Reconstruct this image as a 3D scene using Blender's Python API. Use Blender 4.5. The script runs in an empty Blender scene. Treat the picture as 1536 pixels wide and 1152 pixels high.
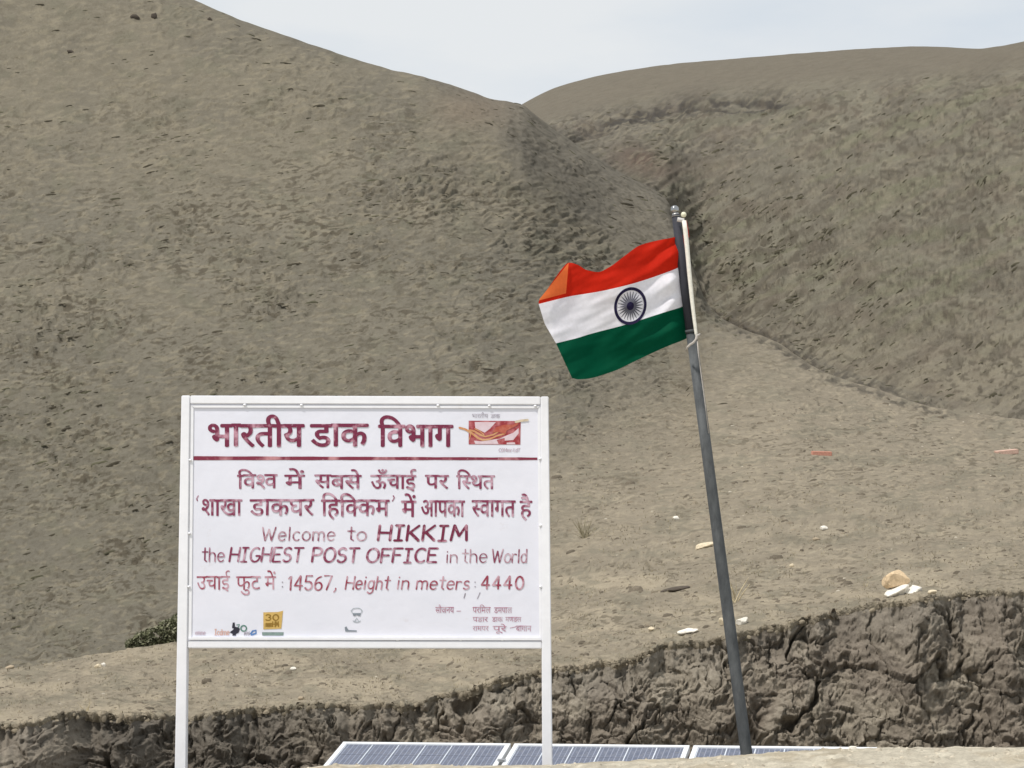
import bpy, bmesh, math, random
import numpy as np
from mathutils import Vector, Matrix

random.seed(7)
rng = np.random.RandomState(11)
SC = bpy.context.scene
COL = SC.collection
R = math.radians

# ------------------------------------------------------------------ camera
F, PITCH = 2866.0, R(5.0)
cam = bpy.data.cameras.new('camera')
cam.sensor_width = 36.0
cam.lens = 36.0 * F / 1536.0
cam.clip_start, cam.clip_end = 0.1, 3000
cam_o = bpy.data.objects.new('camera', cam)
cam_o.rotation_euler = (R(90) + PITCH, 0, 0)
COL.objects.link(cam_o)
SC.camera = cam_o
CP, SP = math.cos(PITCH), math.sin(PITCH)

# ------------------------------------------------------------------ sky and sun
SUN_EL, SUN_AZ = R(61), R(-128)          # azimuth measured from +Y towards +X
w = bpy.data.worlds.new("World")
SC.world = w
w.use_nodes = True
nt = w.node_tree
bg = nt.nodes['Background']
sky = nt.nodes.new('ShaderNodeTexSky')
sky.sky_type = 'NISHITA'
sky.sun_disc = False
sky.sun_elevation = SUN_EL
sky.sun_rotation = SUN_AZ
sky.altitude = 4400
tc = nt.nodes.new('ShaderNodeTexCoord')
mp = nt.nodes.new('ShaderNodeMapping'); mp.inputs['Scale'].default_value = (2.2, 2.2, 7.0)
cn = nt.nodes.new('ShaderNodeTexNoise'); cn.inputs['Scale'].default_value = 2.2; cn.inputs['Detail'].default_value = 5
cr = nt.nodes.new('ShaderNodeMapRange'); cr.inputs['From Min'].default_value = 0.38; cr.inputs['From Max'].default_value = 0.62
cm = nt.nodes.new('ShaderNodeMix'); cm.data_type = 'RGBA'
cm.inputs[6].default_value = (7.0, 7.55, 8.05, 1)
cm.inputs[7].default_value = (8.2, 8.4, 8.45, 1)
mx = nt.nodes.new('ShaderNodeMix'); mx.data_type = 'RGBA'; mx.inputs[0].default_value = 0.9
nt.links.new(tc.outputs['Generated'], mp.inputs[0]); nt.links.new(mp.outputs[0], cn.inputs[0])
nt.links.new(cn.outputs[0], cr.inputs[0]); nt.links.new(cr.outputs[0], cm.inputs[0])
nt.links.new(sky.outputs[0], mx.inputs[6]); nt.links.new(cm.outputs[2], mx.inputs[7])
nt.links.new(mx.outputs[2], bg.inputs[0])
bg.inputs[1].default_value = 0.105

sl = bpy.data.lights.new('sun', 'SUN')
sl.energy = 3.5
sl.angle = R(4)
sl.color = (1.0, 0.955, 0.9)
so = bpy.data.objects.new('sun', sl)
sd = Vector((math.sin(SUN_AZ) * math.cos(SUN_EL), math.cos(SUN_AZ) * math.cos(SUN_EL), math.sin(SUN_EL)))
so.rotation_euler = sd.to_track_quat('Z', 'Y').to_euler()
COL.objects.link(so)

SC.view_settings.view_transform = 'Standard'
SC.view_settings.look = 'None'
SC.view_settings.exposure = 0.0
SC.view_settings.gamma = 1.0
SC.view_settings.use_curve_mapping = False

# ------------------------------------------------------------------ geometry helpers
def P(px, py, Y):
    """world point seen at photo pixel (px, py), at world depth Y"""
    dx = px - 768.0
    v = 576.0 - py
    dy = F * CP - v * SP
    dz = F * SP + v * CP
    s = Y / dy
    return dx * s, Y + 0 * s, dz * s

def PV(px, py, Y):
    return Vector([float(c) for c in P(px, py, Y)])

def project(X, Y, Z):
    f = Y * CP + Z * SP
    u = -Y * SP + Z * CP
    return 768 + F * X / f, 576 - F * u / f

def pchip(t, V, q):
    """t (K,), V (K,N), q (M,) -> (M,N) monotone cubic"""
    t = np.asarray(t, float); V = np.asarray(V, float); q = np.asarray(q, float)
    h = np.diff(t)[:, None]
    d = np.diff(V, axis=0) / h
    m = np.zeros_like(V)
    if len(t) > 2:
        a, b = d[:-1], d[1:]
        w1 = 2 * h[1:] + h[:-1]; w2 = h[1:] + 2 * h[:-1]
        with np.errstate(divide='ignore', invalid='ignore'):
            mm = (w1 + w2) / (w1 / a + w2 / b)
        mm[(a * b) <= 0] = 0
        m[1:-1] = mm
    m[0] = d[0]; m[-1] = d[-1]
    i = np.clip(np.searchsorted(t, q, side='right') - 1, 0, len(t) - 2)
    s = ((q - t[i]) / (t[i + 1] - t[i]))[:, None]
    hh = (t[i + 1] - t[i])[:, None]
    s2, s3 = s * s, s * s * s
    return ((2*s3 - 3*s2 + 1) * V[i] + (s3 - 2*s2 + s) * hh * m[i]
            + (-2*s3 + 3*s2) * V[i+1] + (s3 - s2) * hh * m[i+1])

def tab(pairs, q):
    t = [p[0] for p in pairs]; v = [[p[1]] for p in pairs]
    q = np.clip(q, t[0], t[-1])
    return pchip(t, v, q)[:, 0]

_A = np.linspace(0, 2*np.pi, 64, endpoint=False)
_GX, _GY = np.cos(_A).astype(np.float32), np.sin(_A).astype(np.float32)
def _hash(ix, iy, seed):
    h = (ix.astype(np.uint32) * np.uint32(374761393) + iy.astype(np.uint32) * np.uint32(668265263)
         + np.uint32((seed * 974634777) & 0xffffffff))
    h = (h ^ (h >> np.uint32(13))) * np.uint32(1274126177)
    return h ^ (h >> np.uint32(16))

def gn(x, y, seed=0):
    """2-D gradient noise, about -0.7 .. 0.7"""
    x = np.asarray(x, np.float32); y = np.asarray(y, np.float32)
    x, y = np.broadcast_arrays(x, y)
    fx, fy = np.floor(x), np.floor(y)
    ix, iy = fx.astype(np.int64), fy.astype(np.int64)
    u, v = x - fx, y - fy
    su = u*u*u*(u*(u*6-15)+10); sv = v*v*v*(v*(v*6-15)+10)
    def g(a, b):
        k = _hash((ix + a) & 0xffffffff, (iy + b) & 0xffffffff, seed) & np.uint32(63)
        return _GX[k] * (u - a) + _GY[k] * (v - b)
    n0 = g(0, 0) * (1 - su) + g(1, 0) * su
    n1 = g(0, 1) * (1 - su) + g(1, 1) * su
    return (n0 * (1 - sv) + n1 * sv) * 1.4

def fbm(x, y, seed=0, o=4, gain=0.5):
    r = 0; a = 1; s = 1
    for k in range(o):
        r = r + a * gn(x * s, y * s, seed + 17 * k)
        a *= gain; s *= 2.03
    return r

def sstep(a, b, x):
    t = np.clip((x - a) / (b - a), 0, 1)
    return t * t * (3 - 2 * t)

def worley(x, y, seed=0):
    """F1, F2, cell id"""
    fx, fy = np.floor(x), np.floor(y)
    ix, iy = fx.astype(np.int64), fy.astype(np.int64)
    f1 = np.full(x.shape, 9.0, np.float32); f2 = f1.copy(); cid = np.zeros(x.shape, np.float32)
    for a in (-1, 0, 1):
        for b in (-1, 0, 1):
            h = _hash((ix + a) & 0xffffffff, (iy + b) & 0xffffffff, seed)
            jx = (h & np.uint32(1023)).astype(np.float32) / 1023; jy = ((h >> np.uint32(10)) & np.uint32(1023)).astype(np.float32) / 1023
            d = np.hypot(fx + a + jx - x, fy + b + jy - y).astype(np.float32)
            c = ((h >> np.uint32(20)) & np.uint32(1023)).astype(np.float32) / 1023
            near = d < f1
            f2 = np.where(near, f1, np.minimum(f2, d))
            cid = np.where(near, c, cid)
            f1 = np.where(near, d, f1)
    return f1, f2, cid

def raw_mesh(name, verts, quads, col=None, smooth=True):
    me = bpy.data.meshes.new(name)
    verts = np.asarray(verts, np.float32).reshape(-1, 3)
    quads = np.asarray(quads, np.int32)
    k = quads.shape[1]; n = quads.shape[0]
    me.vertices.add(len(verts)); me.vertices.foreach_set('co', verts.ravel())
    me.loops.add(n * k); me.loops.foreach_set('vertex_index', quads.ravel())
    me.polygons.add(n)
    me.polygons.foreach_set('loop_start', np.arange(0, n * k, k, dtype=np.int32))
    me.polygons.foreach_set('loop_total', np.full(n, k, np.int32))
    me.polygons.foreach_set('use_smooth', np.full(n, smooth))
    if col is not None:
        a = me.color_attributes.new('Col', 'FLOAT_COLOR', 'POINT')
        c = np.ones((len(verts), 4), np.float32); c[:, :3] = np.asarray(col).reshape(-1, 3)
        a.data.foreach_set('color', c.ravel())
    me.update(calc_edges=True)
    return me

def grid_mesh(name, pts, col=None, flip=False):
    r, c = pts.shape[:2]
    i = np.arange(r * c).reshape(r, c)
    q = np.stack([i[:-1, :-1], i[:-1, 1:], i[1:, 1:], i[1:, :-1]], -1).reshape(-1, 4)
    if flip: q = q[:, ::-1]
    return raw_mesh(name, pts, q, col)

def normals(pts):
    du = np.gradient(pts, axis=1); dv = np.gradient(pts, axis=0)
    n = np.cross(du, dv)
    n /= np.linalg.norm(n, axis=2, keepdims=True) + 1e-9
    s = np.sign(n[..., 2:3]); s[s == 0] = 1
    return n * s

def link(name, me, mat=None, parent=None, **tags):
    o = bpy.data.objects.new(name, me)
    COL.objects.link(o)
    if mat is not None and me is not None and len(me.materials) == 0:
        me.materials.append(mat)
    if parent is not None: o.parent = parent
    for k, v in tags.items():
        if v is not None: o[k] = v
    return o

def from_bm(name, bm, mat, parent=None, smooth=False, **tags):
    me = bpy.data.meshes.new(name)
    bmesh.ops.recalc_face_normals(bm, faces=bm.faces)
    for f in bm.faces: f.smooth = smooth
    bm.to_mesh(me); bm.free()
    return link(name, me, mat, parent, **tags)

def empty(name, loc=(0, 0, 0), **tags):
    o = bpy.data.objects.new(name, None)
    o.empty_display_size = 0.1
    o.location = loc
    COL.objects.link(o)
    for k, v in tags.items():
        if v is not None: o[k] = v
    return o

# ------------------------------------------------------------------ materials
def nodemat(name):
    m = bpy.data.materials.new(name)
    m.use_nodes = True
    return m, m.node_tree, m.node_tree.nodes['Principled BSDF']

def noise_node(nt, scale, detail=4, rough=0.6, coord='Object', stretch=None):
    t = nt.nodes.new('ShaderNodeTexCoord')
    n = nt.nodes.new('ShaderNodeTexNoise')
    n.inputs['Scale'].default_value = scale
    n.inputs['Detail'].default_value = detail
    n.inputs['Roughness'].default_value = rough
    if stretch:
        mp = nt.nodes.new('ShaderNodeMapping'); mp.inputs['Scale'].default_value = stretch
        nt.links.new(t.outputs[coord], mp.inputs[0]); nt.links.new(mp.outputs[0], n.inputs[0])
    else:
        nt.links.new(t.outputs[coord], n.inputs[0])
    return n

def mixc(nt, fac, a, b, blend='MIX'):
    m = nt.nodes.new('ShaderNodeMix'); m.data_type = 'RGBA'; m.blend_type = blend
    for sock, v in ((m.inputs[0], fac), (m.inputs[6], a), (m.inputs[7], b)):
        if hasattr(v, 'links'): nt.links.new(v, sock)
        elif isinstance(v, (int, float)): sock.default_value = v
        else: sock.default_value = (*v, 1)
    return m.outputs[2]

def ramp(nt, src, a, b):
    r = nt.nodes.new('ShaderNodeMapRange')
    r.inputs['From Min'].default_value = a; r.inputs['From Max'].default_value = b
    nt.links.new(src, r.inputs[0])
    return r.outputs[0]

def simple(name, col, rough=0.6, metal=0.0, var=0.12, scale=30, bump=0.0, dirt=None, spec=0.4):
    m, nt, bs = nodemat(name)
    n = noise_node(nt, scale, 5)
    dark = tuple(c * (1 - var) for c in col); light = tuple(min(1, c * (1 + var)) for c in col)
    c = mixc(nt, ramp(nt, n.outputs[0], 0.3, 0.7), dark, light)
    if dirt:
        n2 = noise_node(nt, dirt[1], 6, 0.7)
        c = mixc(nt, ramp(nt, n2.outputs[0], dirt[2], dirt[2] + 0.2), c, dirt[0])
    nt.links.new(c, bs.inputs['Base Color'])
    bs.inputs['Roughness'].default_value = rough
    bs.inputs['Metallic'].default_value = metal
    bs.inputs['Specular IOR Level'].default_value = spec
    if bump:
        b = nt.nodes.new('ShaderNodeBump'); b.inputs['Strength'].default_value = bump; b.inputs['Distance'].default_value = 0.01
        nt.links.new(n.outputs[0], b.inputs['Height']); nt.links.new(b.outputs[0], bs.inputs['Normal'])
    return m

def soil(name, s1, s2, dist, amt=0.35, str_=0.8):
    """vertex colour times grain, with bump; s1/s2 noise frequencies per metre"""
    m, nt, bs = nodemat(name)
    a = nt.nodes.new('ShaderNodeAttribute'); a.attribute_name = 'Col'
    n1 = noise_node(nt, s1, 6, 0.7); n2 = noise_node(nt, s2, 5, 0.75)
    g = mixc(nt, ramp(nt, n1.outputs[0], 0.3, 0.7), (1 - amt,) * 3, (1 + amt,) * 3)
    g2 = mixc(nt, ramp(nt, n2.outputs[0], 0.3, 0.7), (1 - amt * .6, 1 - amt * .65, 1 - amt * .7), (1 + amt * .6,) * 3)
    c = mixc(nt, 1.0, a.outputs[0], g, 'MULTIPLY')
    c = mixc(nt, 1.0, c, g2, 'MULTIPLY')
    nt.links.new(c, bs.inputs['Base Color'])
    bs.inputs['Roughness'].default_value = 0.95
    bs.inputs['Specular IOR Level'].default_value = 0.1
    add = nt.nodes.new('ShaderNodeMath'); add.operation = 'ADD'
    nt.links.new(n1.outputs[0], add.inputs[0]); nt.links.new(n2.outputs[0], add.inputs[1])
    b = nt.nodes.new('ShaderNodeBump'); b.inputs['Strength'].default_value = str_; b.inputs['Distance'].default_value = dist
    nt.links.new(add.outputs[0], b.inputs['Height']); nt.links.new(b.outputs[0], bs.inputs['Normal'])
    return m

M_hill = soil('hill_soil', 1.6, 7.0, 0.10, 0.12)
M_far = soil('far_hill_soil', 1.1, 5.0, 0.14, 0.12)
M_bank = soil('bank_earth', 7.0, 38.0, 0.022, 0.26)
M_ground = soil('pale_ground', 9.0, 60.0, 0.02, 0.22)

# ------------------------------------------------------------------ terrain tables (photo columns)
RIDGE = [(-1500,-760),(-600,-430),(0,-135),(130,-70),(240,-24),(290,-1),(330,17),(400,43),(480,71),(570,100),(640,117),
         (700,134),(740,149),(780,157),(810,178),(850,207),(930,258),(1000,300),(1020,346),(1040,404),(1062,456),(1095,484),(1160,510),
         (1200,536),(1240,560),(1320,585),(1400,611),(1536,629),(2000,700),(3200,760)]
RIDGE_D = [(-1500,120),(-600,108),(0,95),(400,84),(780,78),(900,76.5),(1011,72),(1062,64.5),(1160,55),(1240,49),(1400,45),(1536,43),(3200,40)]
BANK = [(-1500,1130),(-600,1108),(0,1088),(60,1079),(130,1069),(260,1076),(400,1061),(600,1057),(700,1034),(790,1010),(850,1000),(940,986),
        (1000,969),(1060,961),(1130,945),(1250,919),(1330,905),(1400,896),(1450,890),(1536,885),(2000,862),(3200,830)]
BANK_D = [(-1500,11.5),(0,12.4),(130,12.9),(600,13.3),(1000,13.5),(1536,13.2),(3200,12.5)]
def lip_smooth(px):
    return tab(BANK, px) + 5.0 * gn(px/90, px*0+.3, 5), tab(BANK_D, px) + 0.30 * gn(px/110, px*0+.2, 7)
def lip(px):
    """shared jagged lip of the bank: row and depth"""
    j = 5.0 * gn(px/46, px*0+.3, 5) + 2.6 * gn(px/15, px*0+.7, 6) + 0.9 * gn(px/6, px*0+.1, 9)
    d = 0.30 * gn(px/110, px*0+.2, 7) + 0.14 * gn(px/30, px*0+.6, 8) + 0.05*gn(px/9, px*0+.4, 19)
    return tab(BANK, px) + j, tab(BANK_D, px) + d

def px_samples(a, b, step, lo=-1500, hi=3200, k=28):
    mid = np.arange(a, b + step, step)
    left = a - (a - lo) * np.linspace(1, 0, k, endpoint=False) ** 2
    right = b + (hi - b) * np.linspace(0, 1, k + 1)[1:] ** 2
    return np.concatenate([left, mid, right])

def rot(px, py, deg):
    c, s = math.cos(R(deg)), math.sin(R(deg))
    return px * c + py * s, -px * s + py * c

def clefts(px, py, deg, L, H, seed, lo=0.16, hi=0.42):
    """short ledges running along direction deg (image sense); returns height in -1..~.5 and pit mask"""
    a, b = rot(px, py, deg)
    wv = 5.0 * gn(a / 40, b / 40, seed + 3)
    n = gn(a / L, (b + wv) / H, seed) + 0.55 * gn(a / (L * .45), (b + wv) / (H * .5), seed + 1)
    pit = sstep(lo, hi, n)
    low = gn(a / (L * 1.9), (b + wv) / (H * 2.1), seed + 2)
    return -pit, low, pit

def ledges(px, py, deg, period, L, seed, lo=-.02, hi=.32):
    """trodden terracettes: gentle treads broken by short steep risers"""
    a, b = rot(px, py, deg)
    t = (b + period * 1.5 * gn(a / (L * 1.6), b / (period * 3.2), seed) + period * .55 * gn(a / (L * .5), b / period, seed + 1)) / period
    k = np.floor(t); f = t - k
    shift = gn(k * 7.31 + .5, a / 60, seed + 5)
    m = sstep(lo, hi, gn(a / L + k * 3.7, k * 1.37 + .5, seed + 2) + .35 * gn(a / (L * 3), b / (period * 4), seed + 3))
    prof = np.where(f < .86, (f / .86) ** 1.6, (1 - f) / .14)
    return prof * m

def streaks(px, py, deg, L, H, seed, lo, hi):
    a, b = rot(px, py, deg)
    b = b + 4.5 * gn(a / 34, b / 26, seed + 3) + 1.2 * gn(a / 9, b / 9, seed + 4)
    n = gn(a / L, b / H, seed) + .5 * gn(a / (L * .42), b / (H * .7), seed + 1) + .35 * gn(a / (L * 5), b / (H * 7), seed + 2)
    return sstep(lo, hi, n)

# ---- hillside: shelf / fan, left hill and its spur in one sheet
px = px_samples(-30, 1566, 1.65, k=90)
N = len(px)
rb, db = lip(px)
rc = tab([(-1500,1050),(-600,1022),(0,1004),(60,997),(130,984),(200,972),(260,964),(400,952),(600,935),(700,915),(830,880),(1000,840),(1240,792),(1536,770),(3200,740)], px)
rc = rc + 1.6 * gn(px/22, px*0+.5, 31)
dc = tab([(-1500,25),(0,20),(260,19),(600,18),(1536,18.5),(3200,19)], px)
blend = sstep(330, 640, px)
rd = rc + 20 * (1 - blend) - 22 * blend
dd = dc + 4.5 * (1 - blend) + 1.3 * blend
r3 = tab([(-1500,380),(-600,450),(0,500),(700,500),(830,520),(920,545),(1000,560),(1062,600),(1160,625),(1240,655),(1400,685),(1536,695),(3200,720)], px)
d3 = tab([(-1500,48),(0,46),(400,43),(700,42),(830,43),(920,45),(1000,46),(1062,37),(1160,33),(1240,30),(1536,27),(3200,27)], px)
r35 = tab([(-1500,-180),(0,190),(400,250),(640,290),(700,300),(780,318),(850,360),(930,400),(1000,425),(1062,530),(1160,560),(1240,600),(1400,645),(1536,660),(3200,740)], px)
d35 = tab([(-1500,80),(0,66),(400,58),(640,54),(700,54.6),(780,56),(850,58),(930,60.3),(1000,60),(1062,47),(1160,41),(1240,38),(1400,35),(1536,34),(3200,33)], px)
r4 = tab(RIDGE, px) + 0.9 * gn(px/17, px*0+.5, 33) + 1.2*gn(px/60, px*0+.5, 34)
d4 = tab(RIDGE_D, px)
rbs, dbs = lip_smooth(px)
tn = [0, 0.5, 1.7, 5, 22, 24, 50, 72, 97, 98.5, 100]
rows = np.stack([rb + 14, rb, np.minimum(rbs*.955 + rc*.045, rb - 2), rbs*.82 + rc*.18, rc, rd, r3, r35, r4, r4 + 30, r4 + 260])
deps = np.stack([db + 0.02, db, np.maximum(dbs + .3, db + .05), dbs*.85 + dc*.15, dc, dd, d3, d35, d4, d4 + 5, d4 + 26])
q = np.concatenate([[0, 0.25], np.linspace(0.5, 22, 170), np.linspace(22, 24, 8)[1:], np.linspace(24, 50, 370)[1:], np.linspace(50, 72, 195)[1:],
                    np.linspace(72, 97, 170)[1:], np.linspace(97, 100, 10)[1:]])
PY = pchip(tn, rows, q); DY = np.exp(pchip(tn, np.log(deps), q))
PX = np.broadcast_to(px, PY.shape)
X, Y, Z = P(PX, PY, DY)
pts = np.stack([X, Y, Z], -1)
nrm = normals(pts)
mpp = Y / F                                         # metres per photo pixel here
# weights of the three grains: left hill, spur, fan
spur = sstep(0, 70, (PX - 690) - (PY - 190) * 1.05 + 26*gn(PX/70, PY/50, 41)) * sstep(430, 330, PY - (PX-900)*.25)
spur = spur * (PX < 1120)
fan = np.maximum(sstep(0, 240, PY - 560 + (PX - 830) * 0.50 + 40*gn(PX/150, PY/80, 42)) * sstep(700, 900, PX), sstep(.4, .6, (q[:, None] < 23.2) * 1.0 + 0 * PX))
hl = 1 - np.maximum(spur, fan)
m1 = 0.5 + 0.9 * fbm(PX/170, PY/110, 50, 2)           # where ledges are strong
h1, l1, p1 = clefts(PX, PY, -9, 19, 6.2, 61, 0.24, 0.40)
h1b, l1b, p1b = clefts(PX, PY, -4, 11, 4.2, 161, 0.28, 0.44)
h2, l2, p2 = clefts(PX, PY, 33, 20, 6.5, 71, 0.2, 0.42)
h3, l3, p3 = clefts(PX, PY, -4, 26, 4.2, 81, 0.34, 0.5)
s1 = ledges(PX, PY, -8, 9.5, 26, 611); s1b = ledges(PX, PY, -3, 6.5, 10, 621, .05, .35)
s2 = ledges(PX, PY, 32, 11, 17, 631, 0, .35); s3 = ledges(PX, PY, -3, 9, 24, 641, .16, .42)
top = sstep(60, 330, PY)                             # ledges fade towards the far top
mL = np.clip(m1, 0.1, 1.2) * (0.35 + 0.65 * top)
disp = hl * (mL * (2.6 * h1 + 4.6 * s1 + 1.8 * s1b) + 1.2 * s1 + 2.2 * l1) + spur * (1.0 * h2 + 1.6 * l2 + 2.2 * s2) + fan * (1.5 * h3 * np.clip(m1, .1, 1) + 1.2 * l3 + 2.6 * s3)
disp = disp + (1.0 * fbm(PX/15, PY/4.0, 90, 3) * (1 - .2*fan) + 2.2 * fbm(PX/60, PY/34, 93, 2) * (1 - fan))
# rubble in the gully edge
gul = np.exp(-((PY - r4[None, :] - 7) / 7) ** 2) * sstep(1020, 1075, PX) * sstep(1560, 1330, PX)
disp = disp + gul * ((1.0 + 2.4 * np.clip(gn(PX/48, PY*0+.5, 94) + .3, 0, 1)) * 1.7 * fbm(PX/17, PY/7, 95, 4, .6) - 1.0)
edge = sstep(0.4, 3, q)[:, None]
fadeR = sstep(97.2, 87, q)[:, None]*.95 + .05
pts = pts + nrm * (disp * mpp * edge * fadeR)[..., None]
# near the lip: clods and crumbs
li = np.exp(-((q - 0.5) / 1.6) ** 2)[:, None]
pts[..., 2] += li * 0.014 * fbm(PX/9, q[:, None]*3 + 0*PX, 98, 3)
# colours: albedo, with shade of ledges and spur painted in
def lerp(a, b, t): return a + (np.asarray(b) - a) * t[..., None]
hc = np.zeros(pts.shape) + np.array([0.180, 0.160, 0.120])
hc = lerp(hc, [0.156, 0.140, 0.108], sstep(-.1, .5, fbm(PX/160, PY/100, 101, 3)))
hc = lerp(hc, [0.150, 0.137, 0.108], hl * .75 * sstep(330, 620, PY + 60*gn(PX/140, PY/90, 108)))
hc = lerp(hc, [0.150, 0.137, 0.108], hl * .6 * np.exp(-((PY - 330 - PX*.12 + 30*gn(PX/90, PY/60, 109)) / 70) ** 2))
hc = lerp(hc, [0.125, 0.113, 0.092], spur * .75)  # spur face turned from the sun: its shade painted into the colour
hc = lerp(hc, [0.262, 0.226, 0.170], fan * .9)
hc = lerp(hc, [0.325, 0.278, 0.205], fan * sstep(-.1, .5, fbm(PX/120, PY/26, 102, 3)) * sstep(720, 900, PY))
hc = lerp(hc, [0.205, 0.184, 0.138], fan * .7 * sstep(.12, .45, fbm(PX/70, PY/20, 103, 3)))
hc = lerp(hc, [0.150, 0.140, 0.102], hl * .5 * sstep(.15, .5, fbm(PX/60, PY/40, 104, 3)))
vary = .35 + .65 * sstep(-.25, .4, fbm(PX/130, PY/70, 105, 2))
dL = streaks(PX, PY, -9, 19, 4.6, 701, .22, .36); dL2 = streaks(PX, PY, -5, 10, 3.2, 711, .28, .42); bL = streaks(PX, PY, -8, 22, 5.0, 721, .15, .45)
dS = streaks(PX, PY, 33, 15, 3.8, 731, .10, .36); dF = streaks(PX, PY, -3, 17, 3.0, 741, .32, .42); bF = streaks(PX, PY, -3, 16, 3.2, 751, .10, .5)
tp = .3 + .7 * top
hc = lerp(hc, [0.245, 0.214, 0.152], hl * .45 * bL)
hc = lerp(hc, [0.086, 0.073, 0.052], hl * np.clip(.85 * dL * vary + .6 * dL2 * vary, 0, .92) * tp)  # dark streaks paint the shade of pits and ledge risers
hc = lerp(hc, [0.080, 0.070, 0.054], spur * .55 * dS)  # painted ledge shade on the spur
hc = lerp(hc, [0.190, 0.170, 0.132], spur * .4 * streaks(PX, PY, 33, 16, 4, 761, .15, .5))
hc = lerp(hc, [0.36, 0.31, 0.225], fan * .4 * bF)
hc = lerp(hc, [0.150, 0.128, 0.092], fan * .8 * dF * vary)  # short cast-shadow marks of the fan, painted as dark streaks
tan = np.exp(-(((PX - 705) / 55) ** 2 + ((PY - 165) / 26) ** 2))
hc = lerp(hc, [0.19, 0.155, 0.115], tan * .8)
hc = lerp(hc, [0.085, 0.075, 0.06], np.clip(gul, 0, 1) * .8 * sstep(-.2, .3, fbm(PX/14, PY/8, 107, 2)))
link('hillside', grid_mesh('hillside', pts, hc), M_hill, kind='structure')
HPX, HPY = project(pts[..., 0], pts[..., 1], pts[..., 2])
HP = pts; HN = nrm; HW = (hl, spur, fan, mL); HM = mpp

def on_hill(cx, cy):
    """nearest visible hillside vertex to a photo pixel"""
    d = (HPX - cx) ** 2 + ((HPY - cy) * 1.4) ** 2
    i = np.argmin(d)
    return Vector(HP.reshape(-1, 3)[i]), Vector(HN.reshape(-1, 3)[i])

# ---- far hill on the right
fx = px_samples(690, 1580, 1.8, 300, 3200)
fr4 = tab(RIDGE, fx); fd4 = tab(RIDGE_D, fx)
fr = tab([(300,420),(600,250),(700,205),(780,158),(815,139),(850,126),(900,113),(950,104),(1000,97),(1100,88),(1200,80),(1300,73),(1380,69.5),(1430,71),(1465,73),(1500,69),(1536,62),(1700,22),(2000,-60),(3200,-380)], fx)
fr = fr + .5 * gn(fx/20, fx*0+.5, 131)
fdp = tab([(300,170),(780,165),(1000,160),(1200,150),(1400,140),(1470,122),(1536,112),(3200,90)], fx)
brr = tab([(300,480),(780,196),(850,178),(930,163),(1011,152),(1100,143),(1175,138),(1300,130),(1536,112),(3200,-200)], fx)
brd = tab([(300,140),(780,128),(1011,124),(1175,118),(1400,104),(1536,92),(3200,75)], fx)
lor = fr4 * .5 + brr * .5
lod = tab([(300,110),(780,105),(1011,92),(1160,80),(1300,72),(1536,64),(3200,58)], fx)
vg = sstep(995, 1060, fx)
rows = np.stack([fr4 + 60, fr4 + 10 + 20 * (1 - vg), fr4 - 14 * vg + 16 * (1 - vg), np.maximum(lor, fr4 + 8 * (fx < 785)), brr, fr, fr + 12, fr + 300])
deps = np.stack([fd4 - 1.5, fd4 + 0.2, fd4 + 2.0, lod, brd, fdp, fdp + 8, fdp + 60])
deps = np.maximum.accumulate(deps, axis=0)
tn = [0, 3, 6, 50, 85, 97, 98, 100]
q = np.concatenate([np.linspace(0, 3, 5), np.linspace(3, 85, 340)[1:], np.linspace(85, 97, 70)[1:], np.linspace(97, 100, 8)[1:]])
PY = pchip(tn, rows, q); DY = np.exp(pchip(tn, np.log(deps), q))
PX = np.broadcast_to(fx, PY.shape)
X, Y, Z = P(PX, PY, DY); pts = np.stack([X, Y, Z], -1); nrm = normals(pts); mpp = Y / F
above = sstep(90, 82, q)[:, None] + 0 * PX            # 1 below the break, 0 on the smooth crest
h1, l1, p1 = clefts(PX, PY, -31, 24, 6.0, 201, 0.2, 0.42)
h2, l2, p2 = clefts(PX, PY, -14, 17, 6.0, 211, 0.24, 0.44)
wA = sstep(1420, 1180, PX + (430 - PY) * .2) * sstep(180, 330, PY)
wB = 1 - wA
s1 = ledges(PX, PY, -30, 10, 20, 651, -.08, .25); s2 = ledges(PX, PY, -14, 9.5, 15, 661, -.02, .3)
disp = above * (wA * (1.8 * h1 + 3.0 * l1 + 4.2 * s1) + wB * (1.8 * h2 + 2.4 * l2 + 3.4 * s2))
disp = disp + above * (1.1 * fbm((PX*.9 - PY*.43)/15, (PY*.9 + PX*.43)/4.5, 220, 3))
crz = np.exp(-((PX - 1180) / 150) ** 2 - ((PY - 400) / 110) ** 2) * above
ca, cb = rot(PX, PY, -35)
disp = disp + crz * 7.5 * (gn(ca / 55, cb / 10, 228) + .4 * gn(ca / 25, cb / 5, 229)) + (1 - above) * .6 * fbm(PX/12, PY/4, 223, 3)
disp = disp + above * 6 * fbm(PX/110, PY/70, 226, 2) * sstep(0, 60, fr4[None,:]-PY)
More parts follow.
